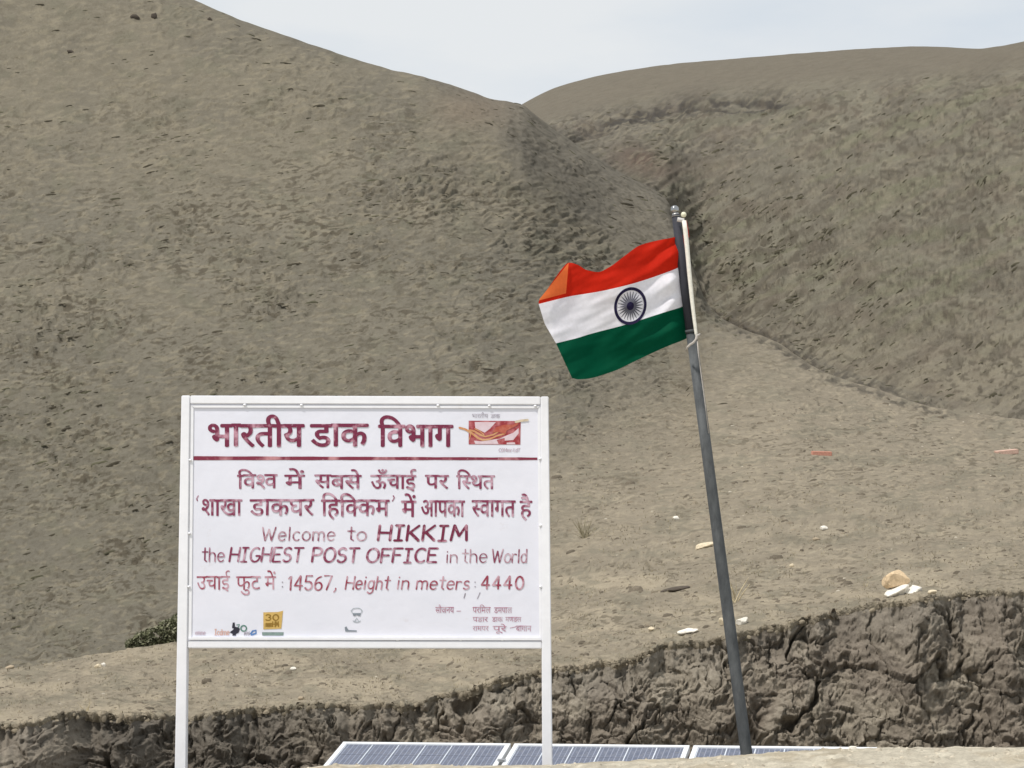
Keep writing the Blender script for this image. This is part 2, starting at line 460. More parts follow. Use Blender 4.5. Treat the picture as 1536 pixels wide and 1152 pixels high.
# gullied slope under the break on the left; scarp shade painted in
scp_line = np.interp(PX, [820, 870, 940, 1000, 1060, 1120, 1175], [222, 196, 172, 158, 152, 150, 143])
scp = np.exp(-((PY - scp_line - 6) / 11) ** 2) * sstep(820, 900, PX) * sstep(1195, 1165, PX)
upper = sstep(1230, 1080, PX) * sstep(330, 250, PY) * above
disp = disp - scp * 7 + upper * .6 * fbm(PX/22, (PY + PX * .25)/11, 230, 3)
pts = pts + nrm * (disp * mpp * (sstep(97.5, 92, q)[:, None] * .9 + .1))[..., None]
fc = np.zeros(pts.shape) + np.array([0.174, 0.160, 0.122])
fc = lerp(fc, [0.150, 0.136, 0.106], sstep(-.1, .4, fbm(PX/120, PY/60, 240, 3)))
fc = lerp(fc, [0.150, 0.146, 0.098], .7 * above * sstep(.0, .4, fbm((PX + PY*1.2)/110, (PY+.35*PX)/24, 241, 3)))
fc = lerp(fc, [0.205, 0.182, 0.138], sstep(420, 600, PY))
fc = lerp(fc, [0.150, 0.132, 0.102], 1 - above)
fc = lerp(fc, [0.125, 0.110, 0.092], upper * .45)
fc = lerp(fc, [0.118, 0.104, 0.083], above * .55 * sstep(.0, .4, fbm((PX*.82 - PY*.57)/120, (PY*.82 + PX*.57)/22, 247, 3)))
fc = lerp(fc, [0.050, 0.045, 0.040], np.clip(scp * 1.5, 0, 1) * .85 * sstep(-.5, .1, fbm(PX/30, PY/10, 242, 3)))  # scarp facing away: shade painted as a dark band
red = np.exp(-(((PX - 965) / 42) ** 2 + ((PY - 245 - (PX-965)*.25) / 20) ** 2))
fc = lerp(fc, [0.10, 0.066, 0.052], red * .8)
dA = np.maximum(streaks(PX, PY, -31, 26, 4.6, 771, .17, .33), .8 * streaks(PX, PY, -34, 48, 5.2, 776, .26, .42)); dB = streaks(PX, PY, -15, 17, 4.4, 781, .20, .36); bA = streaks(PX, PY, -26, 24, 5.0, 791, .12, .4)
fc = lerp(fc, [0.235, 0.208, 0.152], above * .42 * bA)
fc = lerp(fc, [0.088, 0.076, 0.058], above * .72 * (wA * dA + wB * dB))  # shade of ledges and diagonal creases painted as dark streaks
fc = lerp(fc, [0.150, 0.124, 0.096], above * .3 * sstep(.1, .45, fbm(PX/70, PY/30, 245, 2)))
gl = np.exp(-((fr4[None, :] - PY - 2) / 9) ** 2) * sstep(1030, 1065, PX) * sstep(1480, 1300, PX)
fc = lerp(fc, [0.060, 0.053, 0.045], np.clip(gl, 0, 1) * .75 * sstep(-.4, .2, fbm(PX/12, PY/7, 246, 2)))  # crease shade along the gully painted into the colour
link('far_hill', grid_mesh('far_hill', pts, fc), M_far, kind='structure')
GPX, GPY = project(pts[..., 0], pts[..., 1], pts[..., 2]); GP, GN, GM = pts, nrm, mpp; GW = (wA, above)

# ---- earth bank below the lip
bx = px_samples(-30, 1566, 1.5, k=20)
rb, db = lip(bx)
NB = 175
v = np.concatenate([[-0.06, -0.03], np.linspace(0, 1, NB)])
zt = P(bx, rb, db)[2]
base_z = -2.05
slope_w = sstep(130, -20, bx)
V = v[:, None] + 0 * bx
PXb = np.broadcast_to(bx, V.shape)
rbs, dbs = lip_smooth(bx)
top_x = P(bx, rb, db)[0]
Vc = np.clip(V, 0, 1)
Zb = zt - 0.02 + (base_z - zt) * Vc
dmix = dbs + (db - dbs) * sstep(.16, 0, V)
Yb = dmix + 0.015 - 0.52 * Vc - 0.10 * sstep(.0, .2, V) - slope_w * 0.8 * V
Xb = top_x[None, :] * (Yb / db)
Yb = Yb + np.where(V < 0, -V * 5, 0)
S = Xb; T = Zb
def facets(x, y, seed, tilt):
    """broken rock: every cell is a plane with its own offset and tilt"""
    fx_, fy_ = np.floor(x), np.floor(y); ix_, iy_ = fx_.astype(np.int64), fy_.astype(np.int64)
    best = np.full(x.shape, 9.0); second = best.copy(); val = np.zeros(x.shape); idd = np.zeros(x.shape)
    for a in (-1, 0, 1):
        for b in (-1, 0, 1):
            h = _hash((ix_ + a) & 0xffffffff, (iy_ + b) & 0xffffffff, seed); h2 = _hash((ix_ + a) & 0xffffffff, (iy_ + b) & 0xffffffff, seed + 1)
            dx_ = fx_ + a + (h & np.uint32(1023)) / 1023. - x; dy_ = fy_ + b + ((h >> np.uint32(10)) & np.uint32(1023)) / 1023. - y
            dd_ = np.hypot(dx_, dy_)
            c_ = ((h >> np.uint32(20)) & np.uint32(1023)) / 1023.
            tx = (h2 & np.uint32(1023)) / 511.5 - 1; ty = ((h2 >> np.uint32(10)) & np.uint32(1023)) / 511.5 - 1
            vv = (c_ - .5) + tilt * (tx * dx_ + (ty + .35) * dy_)
            nr_ = dd_ < best
            second = np.where(nr_, best, np.minimum(second, dd_))
            val = np.where(nr_, vv, val); idd = np.where(nr_, c_, idd); best = np.where(nr_, dd_, best)
    return val, second - best, idd
wx = S + 0.09 * fbm(S*4, T*4, 301, 3); wz = T + 0.09 * fbm(S*4 + 9, T*4, 303, 3)
A1, e1, cid = facets(wx * 2.3, wz * 2.6, 310, .9)
A2, e2, cid2 = facets(wx * 6.2 + .3*fbm(S*12, T*12, 304, 2), wz * 6.8, 314, 1.0)
A3, e3, cid3 = facets(wx * 15 + .3*fbm(S*30, T*30, 305, 2), wz * 17, 318, 1.0)
A4, e4, cid4 = facets(wx * 34, wz * 36, 322, .9)
fis_n = np.abs(gn(wx * 1.0 + .25*gn(wx*1.5, wz*2.5, 326), wz * .28, 320)); fis = sstep(.03, .0, fis_n) * sstep(-.15, .15, gn(S*1.3, T*2, 327))
fis2 = sstep(.035, .0, np.abs(gn(wx * 2.3 + 3, wz * 1.6, 321))) * sstep(0, .25, gn(S*1.8, T*2, 328))
d = 0.040 * A1 + 0.028 * A2 + 0.024 * A3 + .014 * A4
fis3 = sstep(.03, 0, np.abs(gn(wx * 5.5 + .3*gn(S*6, T*6, 336), wz * 1.6, 334))) * sstep(.0, .25, gn(S*2.6, T*3, 335))
d = d - .045 * sstep(.05, 0, e1) - .02 * sstep(.06, 0, e2) - .035 * fis3
d = d + 0.08 * fbm(S * 1.3, T * 1.1, 330, 2) + .026 * fbm(S * 7, T * 7, 333, 5, .62)
d = d - 0.15 * fis - .07 * fis2
cave = sstep(.10, .45, gn(S * .9, T * 1.2, 340)) * sstep(.02, .25, V) * sstep(1, .4, V)
d = d - 0.10 * cave
d = d * sstep(-.02, .07, V) * (1 - .45 * slope_w)
pts = np.stack([Xb, Yb, Zb], -1)
nb = np.zeros_like(pts); nb[..., 1] = -0.93; nb[..., 2] = 0.36
pts = pts + nb * d[..., None]
pts[..., 0] += .02 * (cid2 - .5) * sstep(0, .1, V)
pts[..., 2] += .03 * (cid2 - .5) * sstep(0.02, .1, V)
bc = np.zeros(pts.shape) + np.array([0.275, 0.241, 0.190])
bc = lerp(bc, [0.235, 0.203, 0.160], sstep(.2, .9, cid))
bc = lerp(bc, [0.31, 0.274, 0.218], sstep(.62, 1, cid2) * .6)
bc = lerp(bc, [0.175, 0.148, 0.120], sstep(-.1, .4, fbm(S*2, T*2, 350, 3)) * .6)
bc = lerp(bc, [0.20, 0.180, 0.150], sstep(.1, -.1, V - .12 + .1*gn(S*3, S*0+.4, 352)) * .5)
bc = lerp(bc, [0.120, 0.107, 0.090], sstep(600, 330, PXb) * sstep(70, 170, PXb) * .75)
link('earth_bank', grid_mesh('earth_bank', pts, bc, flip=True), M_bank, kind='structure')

# ---- ground: foreground rise, hollow with the panels
gx = np.concatenate([np.linspace(-2600, -60, 26), np.arange(-40, 1580, 5.0), np.linspace(1600, 4200, 26)])
cr_row = tab([(-2600,1230),(-300,1180),(300,1172),(430,1163),(470,1151),(520,1147.5),(700,1148.5),(830,1147),(880,1143.5),(1000,1139),(1100,1133.5),
              (1160,1130),(1200,1126.5),(1240,1123),(1300,1122),(1536,1121),(2200,1112),(4200,1100)], gx)
cr_row = cr_row + .9 * gn(gx/14, gx*0+.4, 401) + .5*gn(gx/5, gx*0+.4, 402)
CD = 8.6
cxw, _, czw = P(gx, cr_row, CD)
yy = np.concatenate([[-14, -8, -4, -1, 1, 3], np.linspace(4, 7.6, 24), np.linspace(7.65, 8.9, 46), [8.98, 9.08, 9.2, 9.5, 10, 11, 12, 13, 14, 16]])
YY = yy[:, None] + 0 * gx
XX = (gx - 768)[None, :] / (F * 0.99) * np.full_like(YY, CD)
XX = XX * (1 + 0 * YY)
zc = czw[None, :]
pf = sstep(-1, 8.6, YY)
ZZ = -1.62 * (1 - pf) + zc * pf
back = sstep(8.62, 9.15, YY)
ZZ = ZZ * (1 - back) + (-2.0) * back
amp = sstep(3, 7, YY)
ZZ = ZZ + amp * (.012 * fbm(XX * 3, YY * 3, 410, 3) + .012 * fbm(XX * 14, YY * 14, 413, 3)) * np.where(np.abs(YY - 8.6) < .12, .35, 1)
pts = np.stack([XX, YY, ZZ], -1)
gc = np.zeros(pts.shape) + np.array([0.50, 0.455, 0.365])
gc = lerp(gc, [0.45, 0.395, 0.30], sstep(-.1, .4, fbm(XX*2, YY*2, 420, 3)))
gc = lerp(gc, [0.62, 0.57, 0.46], sstep(0, .4, fbm(XX*9, YY*9, 421, 3)) * .7)
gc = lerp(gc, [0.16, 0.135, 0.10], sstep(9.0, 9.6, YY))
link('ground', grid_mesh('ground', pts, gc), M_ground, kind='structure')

# ------------------------------------------------------------------ small ground cover: added shade blots, clods, pebbles (uncountable)
def base_blob(seed, n=7):
    """low irregular cushion: ring + top, closed below"""
    r = random.Random(seed)
    ring = [(math.cos(2*math.pi*i/n) * r.uniform(.75, 1.1), math.sin(2*math.pi*i/n) * r.uniform(.7, 1.1), 0) for i in range(n)]
    mid = [(x*.72 + r.uniform(-.08, .08), y*.72 + r.uniform(-.08, .08), r.uniform(.5, .8)) for x, y, _ in ring]
    vs = ring + mid + [(r.uniform(-.15, .15), r.uniform(-.15, .15), 1.0)]
    fs = []
    for i in range(n):
        j = (i + 1) % n
        fs += [(i, j, n + j), (i, n + j, n + i), (n + i, n + j, 2*n)]
    return np.array(vs, np.float32), np.array(fs, np.int32)

BL = [base_blob(s) for s in range(6)]

def scatter(name, pos, nrm, ax, lx, ly, lz, colr, mat, label, cat):
    """pos,nrm (n,3); ax direction; per-item half sizes and colour -> ONE mesh"""
    n = len(pos)
    up = nrm / np.linalg.norm(nrm, axis=1, keepdims=True)
    ax = ax - up * np.sum(ax * up, 1, keepdims=True)
    ax /= np.linalg.norm(ax, axis=1, keepdims=True) + 1e-9
    ay = np.cross(up, ax)
    kind = rng.randint(0, len(BL), n)
    VS, FS, CS = [], [], []; off = 0
    for k, (bv, bf) in enumerate(BL):
        s = np.where(kind == k)[0]
        if len(s) == 0: continue
        p = (pos[s, None] + ax[s, None] * (bv[None, :, 0:1] * lx[s, None, None]) + ay[s, None] * (bv[None, :, 1:2] * ly[s, None, None])
             + up[s, None] * ((bv[None, :, 2:3] - .25) * lz[s, None, None]))
        VS.append(p.reshape(-1, 3))
        FS.append((bf[None] + off + np.arange(len(s))[:, None, None] * len(bv)).reshape(-1, 3))
        CS.append(np.repeat(colr[s], len(bv), axis=0)); off += len(s) * len(bv)
    me = raw_mesh(name, np.concatenate(VS), np.concatenate(FS), np.concatenate(CS), smooth=True)
    return link(name, me, mat, kind='stuff', label=label, category=cat)

M_blot = soil('shade_blot', 3.0, 14.0, 0.05, 0.25)
M_clod = soil('clod', 20.0, 60.0, 0.01, 0.25)

def pick(weight, n, HPx, HPy):
    wgt = weight * (HPx > -30) * (HPx < 1566) * (HPy > -20) * (HPy < 1160)
    # weight by screen area of the cell
    ax_ = np.abs(np.gradient(HPx, axis=1)); ay_ = np.abs(np.gradient(HPy, axis=0))
    wgt = (wgt * np.clip(ax_, 0, 4) * np.clip(ay_, 0, 4)).ravel()
    c = np.cumsum(wgt); c /= c[-1]
    return np.minimum(np.searchsorted(c, rng.rand(n)), len(c) - 1)

hl, spur, fan, mL = HW
mask = (hl * np.clip(mL - .25, 0, 1) ** 1.3 * (.2 + sstep(-.1, .35, gn(HPX/45, HPY/22, 501)))) * sstep(60, 300, HPY)
mask = mask + .28 * spur + .06 * hl
idx = pick(mask, 2600, HPX, HPY)  # dark cushions added to stand in for shaded pits and ledges
pos = HP.reshape(-1, 3)[idx]; nr = HN.reshape(-1, 3)[idx]; mp_ = HM.ravel()[idx]; sp_ = spur.ravel()[idx]
n = len(idx)
axd = np.stack([np.ones(n), np.zeros(n) + sp_ * .3 + rng.normal(0, .15, n), .16 - sp_ * .75 + rng.normal(0, .08, n)], 1)
sz = np.exp(rng.normal(-.12, .45, n)) * (1 + .5*(rng.rand(n) > .93))
shade = rng.uniform(.75, 1.3, n)[:, None]
scatter('shade_blots', pos, nr, axd, 4.2 * mp_ * sz, 1.3 * mp_ * sz, 1.0 * mp_ * sz,
        shade * np.where(rng.rand(n)[:, None] > .4, [[.062, .054, .038]], [[.085, .080, .052]]), M_blot,
        'low dark ledge-shade stand-in plants dotted over the left hillside', 'blots')
wA, above = GW
idx = pick(above * (.25 + wA) * (.2 + sstep(-.2, .4, gn(GPX/60, GPY/30, 511))), 1000, GPX, GPY)  # same added dark cushions for ledge shade on the far hill
pos = GP.reshape(-1, 3)[idx]; nr = GN.reshape(-1, 3)[idx]; mp_ = GM.ravel()[idx]
vis = GPX.ravel()[idx] > 800
pos, nr, mp_ = pos[vis], nr[vis], mp_[vis]; n = len(pos)
axd = np.stack([np.ones(n), rng.normal(0, .2, n), .5 + rng.normal(0, .12, n)], 1)
sz = np.exp(rng.normal(0, .35, n))
scatter('shade_blots', pos, nr, axd, 4.4 * mp_ * sz, 1.8 * mp_ * sz, 1.3 * mp_ * sz,
        rng.uniform(.8, 1.3, n)[:, None] * np.array([[.075, .068, .046]]), M_blot,
        'low dark ledge-shade stand-in plants dotted over the far right hill', 'blots')
# dirt clods and pebbles on the shelf and fan
fanm = fan * sstep(520, 700, HPY)
idx = pick(fanm * (.3 + sstep(-.1, .4, gn(HPX/50, HPY/12, 521))), 5200, HPX, HPY)
pos = HP.reshape(-1, 3)[idx]; nr = HN.reshape(-1, 3)[idx]; mp_ = HM.ravel()[idx]; n = len(idx)
axd = np.stack([np.ones(n), rng.normal(0, .5, n), rng.normal(0, .1, n)], 1)
sz = np.exp(rng.normal(0, .5, n))
tone = rng.rand(n)
ccol = np.where(tone[:, None] > .975, [[.42, .38, .31]], np.where(tone[:, None] > .35, [[.225, .19, .14]], [[.155, .132, .10]])) * rng.uniform(.8, 1.2, n)[:, None]
lx_ = np.where(tone > .35, 1.5, 2.6) * mp_ * sz
scatter('dirt_clods', pos, nr, axd, lx_, .8 * lx_, .62 * lx_, ccol, M_clod, 'small clods and pebbles strewn over the tan slope', 'clods')
# clods hanging along the bank lip
n = 260
cp = rng.uniform(-20, 1556, n)
r_, d_ = lip(cp)
lx0, ly0, lz0 = P(cp, r_ + rng.uniform(-1, 10, n) ** 1.0, d_ - rng.uniform(-.04, .05, n))
pos = np.stack([lx0, ly0, lz0], 1)
nr = np.stack([rng.normal(0, .4, n), -.7 + rng.normal(0, .3, n), .7 + rng.normal(0, .3, n)], 1)
sz = np.minimum(np.exp(rng.normal(0, .6, n)) * .013, .024)
scatter('lip_clods', pos, nr, rng.normal(0, 1, (n, 3)), sz * 1.3, sz * .9, sz * .6,
        rng.uniform(.7, 1.25, n)[:, None] * np.array([[.24, .205, .15]]), M_clod, 'crumbling clods along the top edge of the earth bank', 'clods')
# pebbles on the foreground rise
n = 1500
xg = rng.uniform(-2.4, 2.6, n); yg = rng.uniform(7.2, 8.75, n)
gi = np.clip(np.searchsorted(pts[0, :, 0], xg), 0, pts.shape[1]-1)
gj = np.clip(np.searchsorted(yy, yg), 0, len(yy)-1)
pos = pts[gj, gi]
sz = np.exp(rng.normal(0, .5, n)) * .007
scatter('pebbles', pos, np.tile([[0, 0, 1.]], (n, 1)), rng.normal(0, 1, (n, 3)), sz, sz * .8, sz * .7,
        rng.uniform(.7, 1.3, n)[:, None] * np.array([[.50, .45, .36]]), M_clod, 'small pebbles on the pale foreground rise', 'pebbles')

# ------------------------------------------------------------------ stones
def stone_mesh(seed, w_, h_, d_, sub=3, facets=9):
    r = random.Random(seed)
    bm = bmesh.new()
    bmesh.ops.create_icosphere(bm, subdivisions=sub, radius=1)
    planes = [(Vector((r.gauss(0, 1), r.gauss(0, 1), r.gauss(0, 1))).normalized(), r.uniform(.62, .9)) for _ in range(facets)]
    for vtx in bm.verts:
        p = vtx.co.copy()
        for nn, dd in planes:
            e = p.dot(nn) - dd
            if e > 0: p -= nn * e
        p += Vector((r.uniform(-1, 1), r.uniform(-1, 1), r.uniform(-1, 1))) * .018
        vtx.co = p
    xs = [v_.co for v_ in bm.verts]
    ex = [max(abs(c[i]) for c in xs) for i in range(3)]
    for vtx in bm.verts:
        vtx.co.x *= w_ / ex[0] / 2; vtx.co.y *= d_ / ex[1] / 2; vtx.co.z *= h_ / ex[2] / 2
    return bm

def stone_mat(name, col):
    return simple(name, col, rough=.9, var=.18, scale=45, bump=.5, dirt=((col[0]*.6, col[1]*.56, col[2]*.5), 30, .58), spec=.2)
M_white = stone_mat('white_stone', (.74, .70, .62))
M_tan = stone_mat('tan_stone', (.62, .47, .30))
M_cream = stone_mat('cream_stone', (.62, .53, .38))
M_brick = stone_mat('pink_brick', (.55, .27, .20))
M_brick2 = stone_mat('pale_brick', (.58, .40, .32))
M_dull = stone_mat('dull_stone', (.38, .31, .22))

stones = [
 # px, py (centre), w, h (px), tilt deg, mat, name, label, depth ratio
 (1056, 820, 33, 8, 14, M_cream, 'long cream sliver of rock lying just left of the flagpole, halfway up the tan slope', .8),
 (1014, 777, 11, 7, -14, M_white, 'small bright white pebble high on the slope left of the flagpole', 1),
 (1236, 792, 13, 7, 5, M_white, 'small pale oval stone alone on the slope, below the left pink brick', 1),
 (1114, 931, 20, 12, 12, M_white, 'white blocky stone touching the right side of the flagpole near the bank edge', 1),
 (1084, 933, 10, 13, 30, M_cream, 'narrow cream stone peeking out left of the flagpole near the bank edge', 1),
 (1031, 947, 35, 8, 12, M_white, 'long thin white stone on the bank edge left of the flagpole', .7),
 (977, 944, 10, 7, 15, M_cream, 'tiny cream pebble at the bank edge, leftmost of the pale stones near the pole', 1),
 (1224, 808, 12, 5, 0, M_dull, 'dull tan flat pebble just below the small pale oval stone', 1),
 (1188, 848, 7, 6, -30, M_cream, 'tiny cream chip between flagpole and cairn, below the pale oval stone', 1),
 (1398, 888, 15, 6, 3, M_cream, 'low pale stone lying at the right of the small stone pile', 1),
 (146, 999, 11, 7, 5, M_cream, 'pale pebble on the shelf crest left of the sign, left one of a close pair', 1),
 (154, 997, 8, 7, -10, M_white, 'whiter pebble on the shelf crest left of the sign, right one of a close pair', 1),
 (14, 1001, 14, 6, 8, M_dull, 'dull stone on the shelf crest at the far left edge', 1),
 (440, 1003, 10, 5, 0, M_white, 'tiny white chip on the shelf seen under the sign board', 1),
 (452, 1047, 10, 6, -5, M_dull, 'dull chip at the bank edge seen under the sign board', 1),
]
for i, (cx, cy, w_, h_, tilt, mat, label, dr) in enumerate(stones):
    p, nn = on_hill(cx, cy + h_ * .35)
    m = p.y / F
    o = from_bm('stone', stone_mesh(100 + i, w_ * m, h_ * m * 1.15, w_ * m * .75 * dr), mat, smooth=False, label=label, category='stone', group='loose stones on the slope')
    o.location = p + Vector((0, 0, h_ * m * .32))
    o.rotation_euler = (R(8), R(-tilt), R(random.uniform(-15, 15)))
# little pile at the bank edge
p0, _ = on_hill(1342, 893)
m = p0.y / F
def pile(cx, cy, w_, h_, d_, rot_, mat, label, seed, dy=0, fac=9):
    o = from_bm('stone', stone_mesh(seed, w_ * m, h_ * m, d_ * m, 3, fac), mat, label=label, category='stone', group='small stone pile at the bank edge')
    o.location = PV(cx, cy, p0.y + dy)
    o.rotation_euler = rot_
    return o
def slab(pts_, label):
    O_ = PV(pts_[0][0], pts_[0][1], p0.y)
    bm = bmesh.new()
    for x_, y_, dd_ in pts_: bm.verts.new(PV(x_, y_, p0.y + dd_) - O_)
    r_ = bmesh.ops.convex_hull(bm, input=bm.verts[:])
    bmesh.ops.delete(bm, geom=[g_ for g_ in r_['geom_interior'] if isinstance(g_, bmesh.types.BMVert)], context='VERTS')
    bmesh.ops.bevel(bm, geom=bm.edges[:], offset=.004, segments=2, affect='EDGES')
    bmesh.ops.recalc_face_normals(bm, faces=bm.faces)
    o = from_bm('stone', bm, M_white, label=label, category='stone', group='small stone pile at the bank edge')
    o.location = O_
slab([(1325, 891.5, -.02), (1332, 895, -.06), (1346, 888.5, -.08), (1359, 881.5, -.07), (1364, 876.5, -.01), (1347, 875, .07), (1334, 881, .07),
      (1334, 897.5, -.03), (1354, 895, -.03), (1363, 886, .02), (1340, 893, .05)], 'white slab tilted up to the right, bottom left of the stone pile')
slab([(1355, 889, -.01), (1362, 891, -.06), (1373, 890.5, -.07), (1378, 884, -.06), (1383, 880.5, -.01), (1368, 876.5, .06), (1359, 883, .04),
      (1373, 894, -.03), (1383.5, 887, .01), (1379, 893, .02), (1361, 893, .0)], 'white wedge stone at the right foot of the stone pile')
pile(1343, 869.5, 44, 29, 30, (R(-4), R(-5), R(5)), M_tan, 'rounded tan boulder sitting on top of the stone pile', 222, .05, 6)
# bricks
for cx, cy, w_, h_, tilt, label in ((1232, 679.5, 29, 7, -1, 'pink brick lying alone on the slope to the right of the flagpole'),
                                    (1510, 677.5, 33, 7, 6, 'paler pink brick lying by the right edge of the picture')):
    p, nn = on_hill(cx, cy + 3); m = p.y / F
    bm = bmesh.new(); bmesh.ops.create_cube(bm, size=1)
    for vtx in bm.verts: vtx.co = Vector((vtx.co.x * w_ * m, vtx.co.y * w_ * m * .48, vtx.co.z * h_ * m * .95))
    bmesh.ops.bevel(bm, geom=bm.edges[:], offset=.006, segments=2, affect='EDGES')
    o = from_bm('brick', bm, M_brick if cx < 1400 else M_brick2, label=label, category='brick', group='pink bricks lying on the slope')
    o.location = p + Vector((0, 0, h_ * m * .3)); o.rotation_euler = (R(6), R(-tilt), R(4))
# dark rocks
M_dark = stone_mat('dark_rock', (.085, .07, .055))
for cx, cy, w_, h_, label in ((1014, 883, 50, 9, 'dark ragged clod of earth on the slope left of the flagpole foot'),
                              (105, 77, 13, 7, 'dark rock high on the left hill, leftmost near the top'),
                              (315, 28, 8, 8, 'dark rock close under the left skyline of the hill'),
                              (203, 25, 15, 10, 'dark rock in the scrape near the top of the left hill, left one'),
                              (230, 23, 10, 13, 'dark rock in the scrape near the top of the left hill, right one')):
    p, nn = on_hill(cx, cy + h_ * .3); m = p.y / F
    bm = stone_mesh(int(cx), w_ * m, h_ * m, w_ * m * .5, 3, 8)
    o = from_bm('rock', bm, M_dark, label=label, category='rock')
    o.location = p + Vector((0, 0, h_ * m * .15)); o.rotation_euler = (0, R(-8 if cx == 1014 else 5), R(10))
# small white stone on the foreground crest
o = from_bm('stone', stone_mesh(77, .04, .018, .03), M_white, label='small white stone on the crest of the foreground rise, below the bank', category='stone')
o.location = PV(1279, 1122, 8.6) + Vector((0, 0, .0))

# ------------------------------------------------------------------ shrub and weeds
M_leaf = simple('shrub_leaf', (.115, .118, .066), rough=.8, var=.45, scale=9, spec=.2)
M_leaf2 = simple('shrub_leaf_pale', (.23, .225, .15), rough=.8, var=.3, scale=9, spec=.2)
M_twig = simple('twig', (.16, .12, .08), rough=.9)
M_dry = simple('dry_stalk', (.50, .42, .27), rough=.9, var=.25, scale=20, spec=.2)

def blade_bm(bm, p, q_, w0, w1=0.2, bend=Vector((0, 0, 0))):
    d_ = (q_ - p); s = d_.cross(Vector((0, 1, 0.2))).normalized()
    mid = (p + q_) / 2 + bend
    a = [bm.verts.new(p + s * w0 / 2), bm.verts.new(p - s * w0 / 2), bm.verts.new(mid + s * w0 * .4), bm.verts.new(mid - s * w0 * .4),
         bm.verts.new(q_ + s * w0 * w1 / 2), bm.verts.new(q_ - s * w0 * w1 / 2)]
    t_ = [bm.verts.new((a[i].co + a[i+1].co) / 2 + Vector((0, -w0 * .4, 0))) for i in (0, 2, 4)]
    for i in (0, 2):
        bm.faces.new((a[i], a[i+2], t_[i//2+1], t_[i//2])); bm.faces.new((a[i+1], t_[i//2], t_[i//2+1], a[i+3]))

base, _ = on_hill(232, 952)
mS = base.y / F
sh = empty('shrub', PV(232, 975, 23.2), label='low dark green shrub behind the shelf crest, left of the sign post', category='shrub')
r = random.Random(5)
bl, bp, bt = bmesh.new(), bmesh.new(), bmesh.new()
mm = 23.2 / F
lobes = [(200, 967, 12, 8), (216, 960, 18, 12), (236, 954, 22, 14), (256, 944, 20, 16), (272, 938, 20, 18), (288, 936, 16, 16), (246, 966, 22, 9), (268, 962, 20, 12)]
O = sh.location
for k in range(3400):
    lx, ly, lw, lh = r.choice(lobes)
    th = r.uniform(0, 2*math.pi); rr = r.random() ** .45
    x_ = lx + math.cos(th) * lw * rr; y_ = ly + math.sin(th) * lh * rr
    dpt = 23.2 + r.uniform(-1, 1) * lh * mm * 1.2
    c = PV(x_, y_, dpt) - O
    a_ = Vector((r.gauss(0, 1), r.gauss(0, 1), r.gauss(0, 1))).normalized(); b_ = a_.orthogonal().normalized()
    s = r.uniform(.014, .03)
    tgt = bp if r.random() < .2 else bl
    q4 = [c + a_ * s, c + b_ * s * .5, c - a_ * s, c - b_ * s * .5]
    tgt.faces.new([tgt.verts.new(v_) for v_ in q4])
for lx, ly, lw, lh in lobes:
    for j in range(4):
        blade_bm(bt, PV(lx + r.uniform(-4, 4), 975, 23.2) - O, PV(lx + r.uniform(-lw, lw) * .7, ly - lh * .5, 23.2) - O, .02)
for nm, b_, mt in (('foliage', bl, M_leaf), ('pale_foliage', bp, M_leaf2), ('stems', bt, M_twig)):
    from_bm(nm, b_, mt, sh)

def weed(cx, cy, hh, spread, n, label, mat=M_dry, wd=1.3, seed=1):
    p, _ = on_hill(cx, cy); m = p.y / F
    r = random.Random(seed); bm = bmesh.new()
    for k in range(n):
        a_ = r.gauss(0, 1) * spread
        b0 = Vector((r.uniform(-.15, .15) * spread * m * hh, r.uniform(-.05, .05), -.02))
        l_ = hh * m * r.uniform(.45, 1)
        tip = Vector((math.sin(a_) * l_, r.uniform(-.3, .3) * l_, math.cos(a_) * l_))
        blade_bm(bm, b0, tip, wd * m * r.uniform(.5, 1), .3, Vector((r.uniform(-.1, .1), 0, .05)) * l_)
    e = empty('dry_weed', p, label=label, category='weed')
    from_bm('stalks', bm, mat, e)
weed(1101, 903, 42, .42, 9, 'dry straw coloured stalks sprouting just right of the flagpole', wd=2.2, seed=3)
weed(878, 806, 36, .6, 34, 'pale dry weed tuft on the slope right of the sign', mat=simple('pale_weed', (.30, .26, .17), var=.2), wd=1.3, seed=4)
weed(130, 1068, 22, .5, 8, 'pale dry twig at the bank lip left of the sign', wd=1.2, seed=6)
weed(1300, 880, 10, .8, 10, 'small dry tuft left of the stone pile', wd=1, seed=8)

# sparse short dry grass along the shelf and fan (uncountable)
idx = pick(fan * sstep(600, 900, HPY) * sstep(-.1, .3, gn(HPX/60, HPY/14, 531)), 5200, HPX, HPY)
pos = HP.reshape(-1, 3)[idx]; n = len(idx); mp_ = HM.ravel()[idx]
ang = rng.normal(0, .6, n); hgt = mp_ * rng.uniform(2, 5.0, n); wid = mp_ * rng.uniform(.5, .9, n)
tip = pos + np.stack([np.sin(ang) * hgt, rng.normal(0, .4, n) * hgt, np.cos(ang) * hgt], 1)
Vv = np.stack([pos - np.stack([wid, 0*wid, 0*wid], 1), pos + np.stack([wid, 0*wid, 0*wid], 1), tip], 1).reshape(-1, 3)
Vv[:, 2] -= .003
gcol = np.repeat(rng.uniform(.7, 1.25, n)[:, None] * np.array([[.27, .235, .155]]), 3, axis=0)
link('dry_grass', raw_mesh('dry_grass', Vv, np.arange(n * 3).reshape(-1, 3), gcol), M_clod, kind='stuff', label='sparse short dry grass on the tan slope', category='grass')

